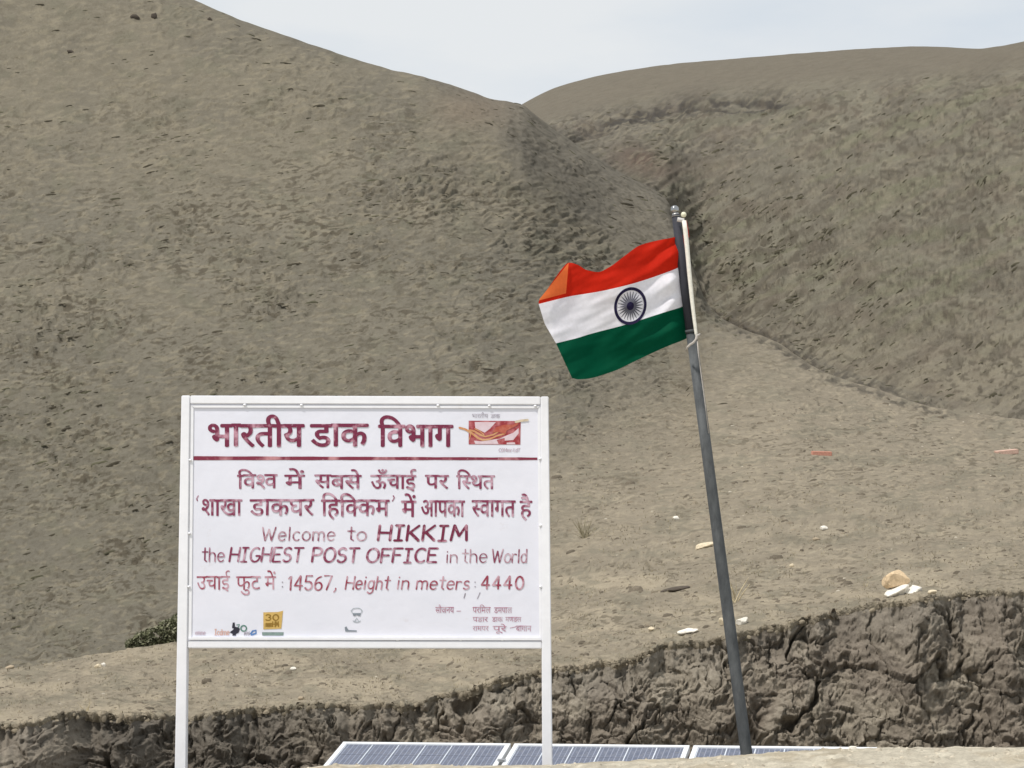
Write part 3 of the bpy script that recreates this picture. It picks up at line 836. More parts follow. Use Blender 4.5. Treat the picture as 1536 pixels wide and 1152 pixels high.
# ------------------------------------------------------------------ solar panels
M_alu = simple('white_aluminium', (.80, .82, .84), rough=.35, metal=.15, var=.04, scale=8)
M_back = simple('panel_backsheet', (.62, .66, .72), rough=.35, var=.06, scale=12, spec=.5)
def cell_mat():
    m, nt, bs = nodemat('solar_cell')
    n = noise_node(nt, 16, 5, .7)
    c = mixc(nt, ramp(nt, n.outputs[0], .3, .7), (.060, .074, .120), (.120, .138, .195))
    # fine busbars
    t = nt.nodes.new('ShaderNodeTexCoord'); wv = nt.nodes.new('ShaderNodeTexWave'); wv.wave_type = 'BANDS'; wv.bands_direction = 'X'
    wv.inputs['Scale'].default_value = 11.0; wv.inputs['Distortion'].default_value = 0.3
    nt.links.new(t.outputs['Object'], wv.inputs[0])
    c = mixc(nt, ramp(nt, wv.outputs[0], .9, 1.0), c, (.26, .28, .36))
    n2 = noise_node(nt, 40, 6, .8)
    c = mixc(nt, ramp(nt, n2.outputs[0], .5, .75), c, (.24, .23, .24))
    nt.links.new(c, bs.inputs['Base Color'])
    bs.inputs['Roughness'].default_value = .38
    bs.inputs['Coat Weight'].default_value = .15
    return m
M_cell = cell_mat()
M_leg = simple('panel_leg', (.35, .36, .37), rough=.5, metal=.6)

def box_bm(bm, x0, x1, y0, y1, z0, z1):
    vs = [bm.verts.new((x, y, z)) for x in (x0, x1) for y in (y0, y1) for z in (z0, z1)]
    for f in ((0,1,3,2), (4,6,7,5), (0,4,5,1), (2,3,7,6), (0,2,6,4), (1,5,7,3)):
        bm.faces.new([vs[i] for i in f])
    return vs

PHI, TAU = R(14), R(16)
rx = Vector((math.cos(PHI), -math.sin(PHI), 0.014)).normalized()
dn = Vector((-math.sin(PHI) * math.cos(TAU), -math.cos(PHI) * math.cos(TAU), -math.sin(TAU)))
dn = (dn - rx * dn.dot(rx)).normalized()
upn = rx.cross(-dn).normalized()
A0 = PV(515, 1113.5, 10.9)
PW, PL, GAP = 0.972, 0.95, 0.022
cell_w, cell_g = 0.1465, 0.0075
cell_me = None
labels = ['solar panel leftmost of three, its left corner showing below the sign board',
          'middle solar panel of three, crossed by the right sign post',
          'rightmost solar panel of three, partly buried from view behind the flagpole foot']
src = None
for k in range(3):
    org = A0 + rx * (k * (PW + GAP))
    e = empty('solar_panel', label=labels[k], category='solar panel', group='row of three solar panels in the hollow')
    e.matrix_world = Matrix(((rx.x, dn.x, -upn.x, 0), (rx.y, dn.y, -upn.y, 0), (rx.z, dn.z, -upn.z, 0), (0, 0, 0, 1)))
    e.location = org
    # local: x along the row, y down the slope, z into the panel (away from viewer)
    if src is None:
        fb = bmesh.new(); t = .026
        box_bm(fb, 0, PW, 0, t, -.004, .034); box_bm(fb, 0, PW, PL - t, PL, -.004, .034)
        box_bm(fb, 0, t, t, PL - t, -.003, .033); box_bm(fb, PW - t, PW, t, PL - t, -.003, .033)
        fr_o = from_bm('frame', fb, M_alu, e)
        sb = bmesh.new(); box_bm(sb, t, PW - t, t, PL - t, .002, .008)
        sh_o = from_bm('backsheet', sb, M_back, e)
        cb = bmesh.new(); box_bm(cb, 0, cell_w, 0, cell_w, 0, .0012)
        cell_me = bpy.data.meshes.new('cell'); bmesh.ops.recalc_face_normals(cb, faces=cb.faces); cb.to_mesh(cell_me); cb.free(); cell_me.materials.append(M_cell)
        lb = bmesh.new(); box_bm(lb, 0.03, .07, .05, .09, .035, .60)
        lg_me = bpy.data.meshes.new('leg'); bmesh.ops.recalc_face_normals(lb, faces=lb.faces); lb.to_mesh(lg_me); lb.free(); lg_me.materials.append(M_leg)
        src = (fr_o.data, sh_o.data)
    else:
        link('frame', src[0], None, e); link('backsheet', src[1], None, e)
    for i in range(6):
        for j in range(6):
            c = link('cell', cell_me, None, e)
            c.location = (t + .006 + i * (cell_w + cell_g), t + .004 + j * (cell_w + .0035), .0006)
    if k < 2:
        kb = bmesh.new(); box_bm(kb, PW + .001, PW + GAP - .001, .235, .275, -.010, .03); box_bm(kb, PW - .012, PW + GAP + .012, .245, .265, -.014, -.0105)
        from_bm('clamp', kb, M_leg, e)
    for i in (0.0, PW - .1):
        c = link('leg', lg_me, None, e); c.location = (i, 0, 0)
        c.rotation_euler = (R(-22), 0, 0)

# ------------------------------------------------------------------ sign
SD = 9.25
LEAN = R(3.2)
sR = Vector((1, 0, -0.0035)).normalized()
sU = Vector((0, math.sin(LEAN), math.cos(LEAN))); sU = (sU - sR * sU.dot(sR)).normalized()
sN = sR.cross(sU).normalized()                       # towards the camera
if sN.y > 0: sN = -sN
sO = PV(546, 972, SD)
def f2s(px_, py_, off=0.0):
    """photo pixel -> sign local (x, up) on the plane offset towards the camera"""
    d_ = PV(px_, py_, 1.0)
    o_ = sO + sN * off
    s = o_.dot(sN) / d_.dot(sN)
    h = d_ * s - sO
    return h.dot(sR), h.dot(sU)
sign = empty('sign_board', label='large white metal sign board with maroon Hindi and English lettering on two posts', category='sign')
sign.matrix_world = Matrix(((sR.x, sU.x, sN.x, sO.x), (sR.y, sU.y, sN.y, sO.y), (sR.z, sU.z, sN.z, sO.z), (0, 0, 0, 1)))
# local axes: x right, y up, z towards camera

def white_metal():
    m, nt, bs = nodemat('white_enamel')
    n = noise_node(nt, 14, 6, .65)
    c = mixc(nt, ramp(nt, n.outputs[0], .35, .75), (.85, .85, .88), (.79, .79, .82))
    n2 = noise_node(nt, 5, 8, .8, stretch=(1, .25, 1))
    c = mixc(nt, ramp(nt, n2.outputs[0], .60, .85), c, (.62, .56, .52))
    nt.links.new(c, bs.inputs['Base Color']); bs.inputs['Roughness'].default_value = .42
    b = nt.nodes.new('ShaderNodeBump'); b.inputs['Strength'].default_value = .25; b.inputs['Distance'].default_value = .004
    nt.links.new(n.outputs[0], b.inputs['Height']); nt.links.new(b.outputs[0], bs.inputs['Normal'])
    return m
M_frame = white_metal()
def sheet_mat():
    m, nt, bs = nodemat('painted_sheet')
    n = noise_node(nt, 3.2, 4, .55)
    c = mixc(nt, ramp(nt, n.outputs[0], .3, .7), (.77, .77, .85), (.72, .73, .81))
    n2 = noise_node(nt, 11, 7, .75)
    c = mixc(nt, ramp(nt, n2.outputs[0], .62, .9), c, (.60, .55, .56))
    nt.links.new(c, bs.inputs['Base Color']); bs.inputs['Roughness'].default_value = .5
    b = nt.nodes.new('ShaderNodeBump'); b.inputs['Strength'].default_value = .35; b.inputs['Distance'].default_value = .02
    nt.links.new(n.outputs[0], b.inputs['Height']); nt.links.new(b.outputs[0], bs.inputs['Normal'])
    return m
M_sheet = sheet_mat()

def quad_prism(name, quad, z0, z1, mat, bev=.004, parent=sign, **t):
    """quad: four local (x,y) points; box between z0 and z1"""
    bm = bmesh.new()
    a = [bm.verts.new((x, y, z0)) for x, y in quad]; b = [bm.verts.new((x, y, z1)) for x, y in quad]
    bm.faces.new(a); bm.faces.new(b[::-1])
    for i in range(4):
        bm.faces.new((a[i], a[(i+1) % 4], b[(i+1) % 4], b[i]))
    bmesh.ops.recalc_face_normals(bm, faces=bm.faces)
    if bev: bmesh.ops.bevel(bm, geom=bm.edges[:], offset=bev, segments=2, affect='EDGES')
    return from_bm(name, bm, mat, parent, **t)

def q4(*p): return [f2s(a, b) for a, b in p]
# posts run to the ground in the hollow behind the rise
def line(p, q_, y):
    t_ = (y - p[1]) / (q_[1] - p[1]); return p[0] + (q_[0] - p[0]) * t_
for (ot, ob, it, ib) in (((272, 593), (262, 1152), (285, 593), (279, 1152)), ((811, 594.5), (813.5, 1152), (823, 594.5), (829, 1152))):
    yb_ = 1385
    quad_prism('post', q4(ot, it, (line(it, ib, yb_), yb_), (line(ot, ob, yb_), yb_)), -.052, 0, M_frame)
quad_prism('top_rail', q4((285.2, 593), (810.8, 594.5), (810.8, 607), (285.2, 605.5)), -.050, -.0015, M_frame)
quad_prism('bottom_rail', q4((282, 961), (812.6, 962), (812.7, 973), (281.8, 972.3)), -.050, -.0015, M_frame)
# panel sheet and the inner lip (angle bead) with weld tacks
quad_prism('panel', q4((283, 604), (812, 604), (813, 962), (280, 962)), -.020, -.0129, M_sheet, bev=0)
M_lip = M_frame
quad_prism('bead', q4((285.4, 607.5), (810.6, 608.5), (806.5, 612.5), (290.5, 611.5)), -.0135, -.006, M_lip, bev=.0015)
quad_prism('bead', q4((287, 955.5), (809, 956), (812.6, 960.7), (282.2, 960)), -.0135, .002, M_lip, bev=.0015)
quad_prism('bead', q4((285, 606), (290.2, 612), (287, 955), (281.5, 960)), -.0135, -.008, M_lip, bev=.0015)
quad_prism('bead', q4((806.5, 613), (811, 608), (812.8, 961), (808.8, 955.5)), -.0135, -.008, M_lip, bev=.0015)
wb = bmesh.new(); bmesh.ops.create_icosphere(wb, subdivisions=1, radius=.009, matrix=Matrix.Diagonal((1, .8, .5, 1)))
weld0 = None
for cx, cy in ((367, 607), (452, 607.5), (657, 608), (734, 608.5), (803, 609), (810, 688), (811, 788), (811, 880), (400, 959), (596, 960), (691, 960), (754, 960), (284, 800), (283, 880), (285, 690)):
    x_, y_ = f2s(cx, cy)
    if weld0 is None: wo = weld0 = from_bm('weld', wb, M_frame, sign, smooth=True)
    else: wo = link('weld', weld0.data, None, sign)
    wo.location = (x_, y_, -.003)

# ---- lettering
SHEET = -.0127
PAINT = SHEET + .0012
def paint_mat(name, dark, faded, thr=.55, sc_=26, soft=.12):
    m, nt, bs = nodemat(name)
    n = noise_node(nt, sc_, 3, .55)
    n2 = noise_node(nt, sc_ * 7, 3, .6)
    c = mixc(nt, ramp(nt, n.outputs[0], thr - soft, thr + soft), dark, faded)
    c = mixc(nt, ramp(nt, n2.outputs[0], .66, .8), c, tuple(.5 * a + .3 for a in faded))
    nt.links.new(c, bs.inputs['Base Color']); bs.inputs['Roughness'].default_value = .55
    return m
M_p1 = paint_mat('maroon_paint', (.165, .007, .044), (.52, .27, .34), .585, 19, .07)
M_p2 = paint_mat('maroon_paint_worn', (.21, .022, .070), (.56, .36, .44), .55, 24, .09)
M_p3 = paint_mat('maroon_paint_thin', (.23, .040, .085), (.60, .44, .50), .50, 26, .1)
M_p4 = paint_mat('red_paint_worn', (.29, .030, .065), (.58, .36, .42), .52, 26, .1)
M_p5 = paint_mat('pink_paint_faded', (.40, .15, .23), (.55, .40, .46), .5, 30)
M_pg = paint_mat('grey_violet_paint', (.30, .27, .32), (.5, .47, .53), .55, 40)
M_pln = paint_mat('line_paint', (.20, .012, .04), (.52, .24, .26), .58, 9, .08)

_cache = {}
def glyph(ch, off):
    key = (ch, off)
    if key in _cache: return _cache[key]
    def mk(body):
        c = bpy.data.curves.new('g', 'FONT'); c.body = body; c.size = 1; c.resolution_u = 3; c.offset = off; c.fill_mode = 'FRONT'
        o = bpy.data.objects.new('g', c); COL.objects.link(o)
        bpy.context.view_layer.update()
        dg = bpy.context.evaluated_depsgraph_get()
        me = bpy.data.meshes.new_from_object(o.evaluated_get(dg))
        bpy.data.objects.remove(o); bpy.data.curves.remove(c)
        vs = [(v_.co.x, v_.co.y) for v_ in me.vertices]; fs = [tuple(p_.vertices) for p_ in me.polygons]
        bpy.data.meshes.remove(me)
        return vs, fs
    vs, fs = mk(ch)
    bar = min(v_[0] for v_ in mk('|')[0])
    # advance: where a bar following the glyph lands
    both = mk(ch + '|')[0]
    adv = max(v_[0] for v_ in both) - max(v_[0] for v_ in mk('|')[0])
    if ch == 'ि': adv = glyph('ा', off)[2]
    _cache[key] = (vs, fs, adv)
    return _cache[key]

def clip_poly(vs, fs, x0, x1):
    bm = bmesh.new()
    bv = [bm.verts.new((x, y, 0)) for x, y in vs]
    for f in fs:
        try: bm.faces.new([bv[i] for i in f])
        except ValueError: pass
    for xc, no in ((x1, (1, 0, 0)), (x0, (-1, 0, 0))):
        if xc is None: continue
        bmesh.ops.bisect_plane(bm, geom=bm.verts[:] + bm.edges[:] + bm.faces[:], plane_co=(xc, 0, 0), plane_no=no, clear_outer=True)
    bm.verts.index_update()
    out = [(v_.co.x, v_.co.y) for v_ in bm.verts], [tuple(v_.index for v_ in f.verts) for f in bm.faces]
    bm.free(); return out

REF = {}
def dev_word(bm, toks, x0, x1, yh, yb, off=.0, slant=0.0, jitter=.55, fat=0.0):
    """toks: list of str or (str, {'half':frac, 'dx':, 'dy':}) in visual order; headline top at row yh, stem foot at row yb"""
    if isinstance(bm, Words): bm = bm.word()
    if off not in REF:
        vs = glyph('ा', off)[0]; REF[off] = (min(v_[1] for v_ in vs), max(v_[1] for v_ in vs))
    b0, b1 = REF[off]
    pen = 0; parts = []
    for t_ in toks:
        ch, o_ = (t_, {}) if isinstance(t_, str) else t_
        vs, fs, adv = glyph(ch, off)
        if 'half' in o_:
            cut = adv * o_['half']
            vs, fs = clip_poly(vs, fs, None, cut); adv = cut - .01
        vs = [(x + pen + o_.get('dx', 0), y + o_.get('dy', 0)) for x, y in vs]
        parts.append((vs, fs)); pen += adv if not o_.get('zero') else 0
    main = [v_[0] for vs, fs in parts for v_ in vs]
    mn, mxx = min(main), max(main)
    sx = (x1 - x0) / (mxx - mn); sy = (yb - yh) / (b1 - b0)
    rj = random.Random(int(x0 * 7 + yb))
    for li_, (vs, fs) in enumerate(parts):
        jy = rj.uniform(-jitter, jitter)
        for ci, (ox, oy) in enumerate([(0, 0)] if not fat else [(-fat, 0), (fat, 0), (0, -fat * .7), (0, fat * .7)]):
            loc = []
            for x, y in vs:
                px_ = x0 + (x - mn) * sx + slant * (y - b0) * sy + ox
                py_ = yb - (y - b0) * sy + jy + oy
                lx, ly = f2s(px_, py_, PAINT)
                loc.append(bm.verts.new((lx, ly, PAINT + .00012 * ((li_ % 3) * 4 + ci))))
            for f in fs:
                try: bm.faces.new([loc[i] for i in f])
                except ValueError: pass

def arc(cx, cy, rx_, ry_, a0, a1, n=10):
    return [(cx + rx_ * math.cos(R(a0 + (a1 - a0) * i / n)), cy + ry_ * math.sin(R(a0 + (a1 - a0) * i / n))) for i in range(n + 1)]
XH = .66
LAT = {
 'H': (.62, [[(0,0),(0,1)], [(.6,0),(.6,1)], [(0,.52),(.6,.5)]]),
 'I': (.44, [[(.2,0),(.2,1)], [(0,1),(.42,1)], [(0,0),(.4,0)]]),
 'K': (.60, [[(0,0),(0,1)], [(.55,1),(.03,.45)], [(.12,.55),(.6,0)]]),
 'M': (.82, [[(0,0),(.10,1)], [(.10,1),(.40,.30)], [(.40,.30),(.70,1)], [(.70,1),(.8,0)]]),
 'G': (.66, [arc(.36,.5,.34,.5,55,330,14) + [(.66,.42)], [(.40,.42),(.68,.42)]]),
 'C': (.60, [arc(.36,.5,.34,.5,50,310,14)]),
 'E': (.52, [[(0,0),(0,1)], [(0,1),(.52,1)], [(0,.52),(.42,.52)], [(0,0),(.52,0)]]),
 'F': (.50, [[(0,0),(0,1)], [(0,1),(.52,1)], [(0,.52),(.42,.52)]]),
 'S': (.54, [arc(.28,.75,.24,.25,35,260,9) + arc(.26,.26,.26,.26,85,-150,9)]),
 'T': (.60, [[(.3,0),(.3,1)], [(0,1),(.62,1)]]),
 'P': (.54, [[(0,0),(0,1)], [(0,1)] + arc(.26,.74,.28,.26,90,-90,9) + [(0,.48)]]),
 'O': (.70, [arc(.36,.5,.34,.5,90,450,20)]),
 'W': (.90, [[(0,1),(.20,0)], [(.20,0),(.42,.85)], [(.42,.85),(.62,0)], [(.62,0),(.86,1)]]),
 'e': (.52, [[(.04,.34),(.48,.36)] + arc(.26,.33,.24,.33,10,320,12)]),
 'l': (.14, [[(.06,0),(.06,1)]]),
 'c': (.46, [arc(.26,.33,.24,.33,50,310,12)]),
 'o': (.54, [arc(.27,.33,.25,.33,90,450,16)]),
 'm': (.80, [[(.02,0),(.02,XH)], [(.02,.42)] + arc(.20,.44,.18,.22,160,0,7) + [(.38,0)], [(.38,.42)] + arc(.56,.44,.18,.22,160,0,7) + [(.74,0)]]),
 't': (.40, [[(.2,1),(.2,.1),(.34,0)], [(0,.70),(.42,.70)]]),
 'h': (.50, [[(.02,0),(.02,1)], [(.02,.42)] + arc(.23,.42,.21,.24,160,0,7) + [(.44,0)]]),
 'i': (.16, [[(.06,0),(.06,XH)], [(.06,.88),(.065,.93)]]),
 'n': (.50, [[(.02,0),(.02,XH)], [(.02,.42)] + arc(.23,.42,.21,.24,160,0,7) + [(.44,0)]]),
 'r': (.38, [[(.02,0),(.02,XH)], [(.02,.40)] + arc(.22,.44,.20,.2,170,50,5)]),
 'd': (.52, [[(.46,0),(.46,1)], arc(.25,.33,.22,.33,40,400,14)]),
 'g': (.52, [arc(.25,.35,.22,.31,30,390,14), [(.46,XH),(.46,-.1)] + arc(.24,-.1,.22,.22,0,-150,6)]),
 's': (.42, [arc(.22,.48,.17,.17,40,260,7) + arc(.20,.165,.19,.165,85,-150,7)]),
 '1': (.30, [[(0,.80),(.16,1),(.16,0)]]),
 '4': (.56, [[(.36,1),(0,.30)], [(0,.30),(.52,.30)], [(.38,1),(.36,0)]]),
 '5': (.52, [[(.48,1),(.08,1),(.04,.55)] + arc(.24,.30,.24,.30,110,-150,9)]),
 '6': (.52, [[(.44,.98)] + arc(.42,.42,.38,.52,110,180,5) + arc(.27,.28,.23,.28,180,520,12)]),
 '7': (.52, [[(0,1),(.50,1),(.18,0)]]),
 '0': (.58, [arc(.29,.5,.25,.5,90,450,18)]),
 ',': (.2, [[(.1,.10),(.10,-.02),(.02,-.18)]]),
 ':': (.2, [[(.08,.52),(.08,.57)], [(.08,.10),(.08,.15)]]),
 '‘': (.2, [[(.14,1),(.04,.85),(.08,.74)]]), '’': (.2, [[(.06,1),(.12,.9),(.02,.72)]]),
 '-': (.4, [[(0,.4),(.35,.4)]]),
 '.': (.15, [[(.05,0),(.05,.04)]]),
 '2': (.5, [arc(.25,.74,.22,.26,160,-20,8) + [(.02,0),(.5,0)]]),
 '3': (.5, [arc(.22,.75,.22,.25,150,-80,8) + arc(.22,.26,.24,.27,80,-150,9)]),
}
def ribbon(bm, pts_, w_, z, nib=.35):
    """pts_ in photo px; flat brush ribbon with rounded ends"""
    n = len(pts_)
    if n < 2: return
    if isinstance(bm, Words): bm = bm.word()
    L_, Rr = [], []
    for i, (x, y) in enumerate(pts_):
        a = pts_[max(0, i-1)]; b = pts_[min(n-1, i+1)]
        dx, dy = b[0]-a[0], b[1]-a[1]; l_ = math.hypot(dx, dy) or 1
        dx /= l_; dy /= l_
        wn = w_ * (1 - nib * abs(dx * .8 - dy * .45) ** 1.5) / 2
        L_.append((x - dy * wn, y + dx * wn)); Rr.append((x + dy * wn, y - dx * wn))
    def cap(c, d_, e):
        mx_, my_ = (d_[0]+e[0])/2, (d_[1]+e[1])/2
        ox, oy = c[0]-mx_, c[1]-my_
        return (mx_, my_)
    dx, dy = pts_[0][0]-pts_[1][0], pts_[0][1]-pts_[1][1]; l_ = math.hypot(dx, dy) or 1
    s_cap = (pts_[0][0] + dx/l_*w_*.38, pts_[0][1] + dy/l_*w_*.38)
    dx, dy = pts_[-1][0]-pts_[-2][0], pts_[-1][1]-pts_[-2][1]; l_ = math.hypot(dx, dy) or 1
    e_cap = (pts_[-1][0] + dx/l_*w_*.38, pts_[-1][1] + dy/l_*w_*.38)
    mk = lambda p: bm.verts.new((*f2s(p[0], p[1], PAINT), z))
    Lv = [mk(p) for p in L_]; Rv = [mk(p) for p in Rr]
    for i in range(n - 1):
        bm.faces.new((Lv[i], Lv[i+1], Rv[i+1], Rv[i]))
    bm.faces.new((Lv[0], Rv[0], mk(s_cap))); bm.faces.new((Rv[-1], Lv[-1], mk(e_cap)))

def latin(bm, text, x0, x1, yt, yb, w_, slant=.12, sp=.17, jit=.02):
    if isinstance(bm, Words): bm = bm.word()
    pen = 0; items = []
    for ch in text:
        wd, st = LAT[ch]; items.append((pen, st)); pen += wd + sp
    pen -= sp
    H_ = yb - yt
    sx = (x1 - x0 - slant * H_ * .6) / pen
    r = random.Random(int(x0 + yb)); lv = 0
    for pn, st in items:
        jy = r.uniform(-jit, jit) * H_
        for s in st:
            pp = [(x0 + (pn + x) * sx + slant * y * H_, yb - y * H_ + jy) for x, y in s]
            lv = (lv + 1) % 6
            ribbon(bm, pp, w_, PAINT + .0002 * lv)

class Words:
    """collects one bmesh per painted word"""
    def __init__(self): self.loose = bmesh.new(); self.all = [self.loose]; self.verts = self.loose.verts; self.faces = self.loose.faces
    def word(self):
        b = bmesh.new(); self.all.append(b); return b
def lettering(name, mat, label, fn):
    W_ = Words(); fn(W_)
    for bm in W_.all:
        if len(bm.faces) == 0:
            bm.free(); continue
        me = bpy.data.meshes.new(name)
        # face every polygon to the viewer (+z local)
        bm.normal_update()
        for f in bm.faces:
            if f.normal.z < 0: f.normal_flip()
        bm.to_mesh(me); bm.free()
        link(name, me, mat, sign, label=label)

BO = .0
def t_head(bm):
    dev_word(bm, ['भ', 'ा', 'र', 'त', 'ी', 'य'], 313, 456, 636.5, 669.5, BO, fat=1.15)
    dev_word(bm, ['ड', 'ा', 'क'], 466, 552, 636.5, 669.5, BO, fat=1.15)
    dev_word(bm, ['ि', 'व', 'भ', 'ा', 'ग'], 568, 679, 637.5, 669.5, BO, fat=1.15)
lettering('lettering', M_p1, 'large maroon Hindi heading at the top of the board', t_head)
B2 = .0
def t_2(bm):
    dev_word(bm, ['ि', ('श', {'half': .62}), 'व'] if False else ['ि', 'व', ('श', {'half': .60}), 'व'], 356, 416, 712, 732.5, B2, fat=.55)
    dev_word(bm, ['म', ('े', {'dx': -.05}), ('ं', {'dx': .06})], 427, 457, 712, 732.5, B2, fat=.55)
    dev_word(bm, ['स', 'ब', 'स', 'े'], 472, 542, 712.5, 732.5, B2, fat=.55)
    dev_word(bm, ['ऊ', ('ँ', {'dx': -.06}), 'च', 'ा', 'ई'], 556, 624, 712.5, 733, B2, fat=.55)
    dev_word(bm, ['प', 'र'], 638, 673, 713, 733, B2, fat=.55)
    dev_word(bm, ['ि', ('स', {'half': .64}), 'थ', 'त'], 685, 742, 713, 733, B2, fat=.55)
lettering('lettering', M_p2, 'second painted line, Hindi, maroon and slightly worn', t_2)
def t_3(bm):
    latin(bm, '‘', 294, 299, 744, 773, 2.0, 0)
    dev_word(bm, ['श', 'ा', 'ख', 'ा'], 303, 363, 749, 773, B2, fat=.55)
    dev_word(bm, ['ड', 'ा', 'क', 'घ', 'र'], 375, 471, 749, 773, B2, fat=.55)
    dev_word(bm, ['ि', 'ह', 'ि', ('क', {'half': .74}), 'क', 'म'], 482, 584, 750, 774, B2, fat=.55)
    latin(bm, '’', 588, 594, 744, 773, 2.2, 0)
    dev_word(bm, ['म', ('े', {'dx': -.05}), ('ं', {'dx': .06})], 602, 624, 751, 775, B2, fat=.55)
    dev_word(bm, ['आ', 'प', 'क', 'ा'], 632, 697, 751, 775, B2, fat=.55)
    dev_word(bm, [('स', {'half': .64}), 'व', 'ा', 'ग', 'त'], 708, 773, 751, 775, B2, fat=.55)
    dev_word(bm, ['ह', ('ै', {'dx': -.04})], 780, 798, 751, 775, B2, fat=.55)
lettering('lettering', M_p2, 'third painted line, Hindi, in quotation marks at its start', t_3)
def t_4a(bm):
    latin(bm, 'Welcome', 393, 503, 791, 811, 2.7, .06, .15); latin(bm, 'to', 521, 550, 791, 811, 2.8, .04, .12)
lettering('lettering', M_p3, 'thin faded words Welcome to', t_4a)
def t_4b(bm):
    latin(bm, 'HIKKIM', 567, 702, 788.5, 811, 4.8, .13, .20)
lettering('lettering', M_p1, 'bold slanted maroon word HIKKIM', t_4b)
def t_5a(bm):
    latin(bm, 'the', 303, 337, 822, 842.5, 2.5, .03, .12)
    latin(bm, 'HIGHEST', 344, 454, 821.5, 842.5, 3.7, .16, .16); latin(bm, 'POST', 468, 538, 822, 843, 4.2, .13, .16)
    latin(bm, 'OFFICE', 549, 656, 823, 843.5, 4.2, .13, .18)
lettering('lettering', M_p2, 'bold words the HIGHEST POST OFFICE', t_5a)
def t_5b(bm):
    latin(bm, 'in', 669, 687, 826, 844, 2.2, .05, .1); latin(bm, 'the', 693, 731, 824, 844, 2.2, .03, .12); latin(bm, 'World', 738, 791, 824, 844, 2.5, .05, .10)
lettering('lettering', M_p3, 'thin faded words in the World at the right', t_5b)
def t_6(bm):
    dev_word(bm, ['उ', 'च', 'ा', 'ई'], 295, 345, 864, 884, 0.004)
    dev_word(bm, ['फ', ('ु', {'dx': -.08, 'dy': .0}), 'ट'], 354, 391, 864, 884, 0.002)
    dev_word(bm, ['म', ('े', {'dx': -.05}), ('ं', {'dx': .06})], 397, 414, 864, 884, 0.004)
    latin(bm, '14567', 432, 498, 864, 885, 3.1, .06, .12); latin(bm, ',', 500, 507, 864, 884, 2.8, 0)
    latin(bm, 'Height', 518, 585, 864.5, 884, 2.7, .16, .14); latin(bm, 'in', 595, 615, 864.5, 884, 2.6, .16, .14)
    latin(bm, 'meters', 624, 705, 865, 884, 2.7, .14, .13); latin(bm, '4440', 722, 786, 864.5, 883.5, 3.3, .04, .18)
lettering('lettering', M_p4, 'red worn line giving the height in feet and meters', t_6)
def t_6b(bm):
    latin(bm, ':', 422, 426, 866, 882, 2.4, 0); latin(bm, ':', 711, 715, 866, 882, 2.2, 0)
    ribbon(bm, [(698, 890), (696, 897)], 2.2, PAINT); ribbon(bm, [(720, 889), (716, 898)], 1.8, PAINT)
lettering('lettering', M_pg, 'faint grey colons', t_6b)
def t_7(bm):
    s0 = .004
    dev_word(bm, ['स', 'ौ', 'ज', 'न', 'य'], 653, 681, 910.5, 919.5, s0, jitter=.1)
    latin(bm, '-', 685, 692, 910, 921, 1.2, 0)
    dev_word(bm, ['प', 'र', 'ि', 'म', 'ल'], 709, 736, 910.5, 919.5, s0, jitter=.1)
    dev_word(bm, ['ड', 'म', 'प', 'ा', 'ल'], 741, 768, 911, 919.5, s0, jitter=.1)
    dev_word(bm, ['प', 'ड', 'ा', 'र'], 709, 732, 925.5, 932.5, s0, jitter=.1)
    dev_word(bm, ['ड', 'ा', 'क'], 738, 754, 925.5, 932.5, s0, jitter=.1)
    dev_word(bm, ['म', 'ण', 'ड', 'ल'], 758, 782, 925.5, 932.5, s0, jitter=.1)
    dev_word(bm, ['र', 'ा', 'म', 'प', 'र'], 709, 733, 939, 946, s0, jitter=.1)
    dev_word(bm, ['प', 'ू', 'र', 'े'], 739, 760, 939, 947, s0, jitter=.1)
    ribbon(bm, [(765, 942), (774, 940)], 1.2, PAINT)
    dev_word(bm, ['ब', 'ा', 'ग', 'ा', 'न'], 774, 797, 938.5, 947, s0, jitter=.1)
lettering('lettering', M_p5, 'small faded pink Hindi credit lines in the lower right corner', t_7)
def t_line(bm):
    n = 60; top_, bot = [], []
    for i in range(n + 1):
        x = 289.5 + (806 - 289.5) * i / n
        wv = .5 * math.sin(i * .7) + .3 * math.sin(i * 1.9)
        y = 687.2 + .9 * i / n; hw = 2.9 + .3 * wv - 1.0 * (i / n)
        top_.append(bm.verts.new((*f2s(x, y - hw, PAINT), PAINT))); bot.append(bm.verts.new((*f2s(x, y + hw, PAINT), PAINT)))
    for i in range(n): bm.faces.new((top_[i], top_[i+1], bot[i+1], bot[i]))
lettering('divider_line', M_pln, 'maroon rule under the heading', t_line)

def poly(bm, pts_, lev=0):
    if isinstance(bm, Words): bm = bm.word()
    vs = [bm.verts.new((*f2s(x, y, PAINT), PAINT + .0003 * lev)) for x, y in pts_]
    f = bm.faces.new(vs)
    bmesh.ops.triangulate(bm, faces=[f])
def flatm(name, c, v=.15): return simple(name, c, rough=.6, var=v, scale=40)
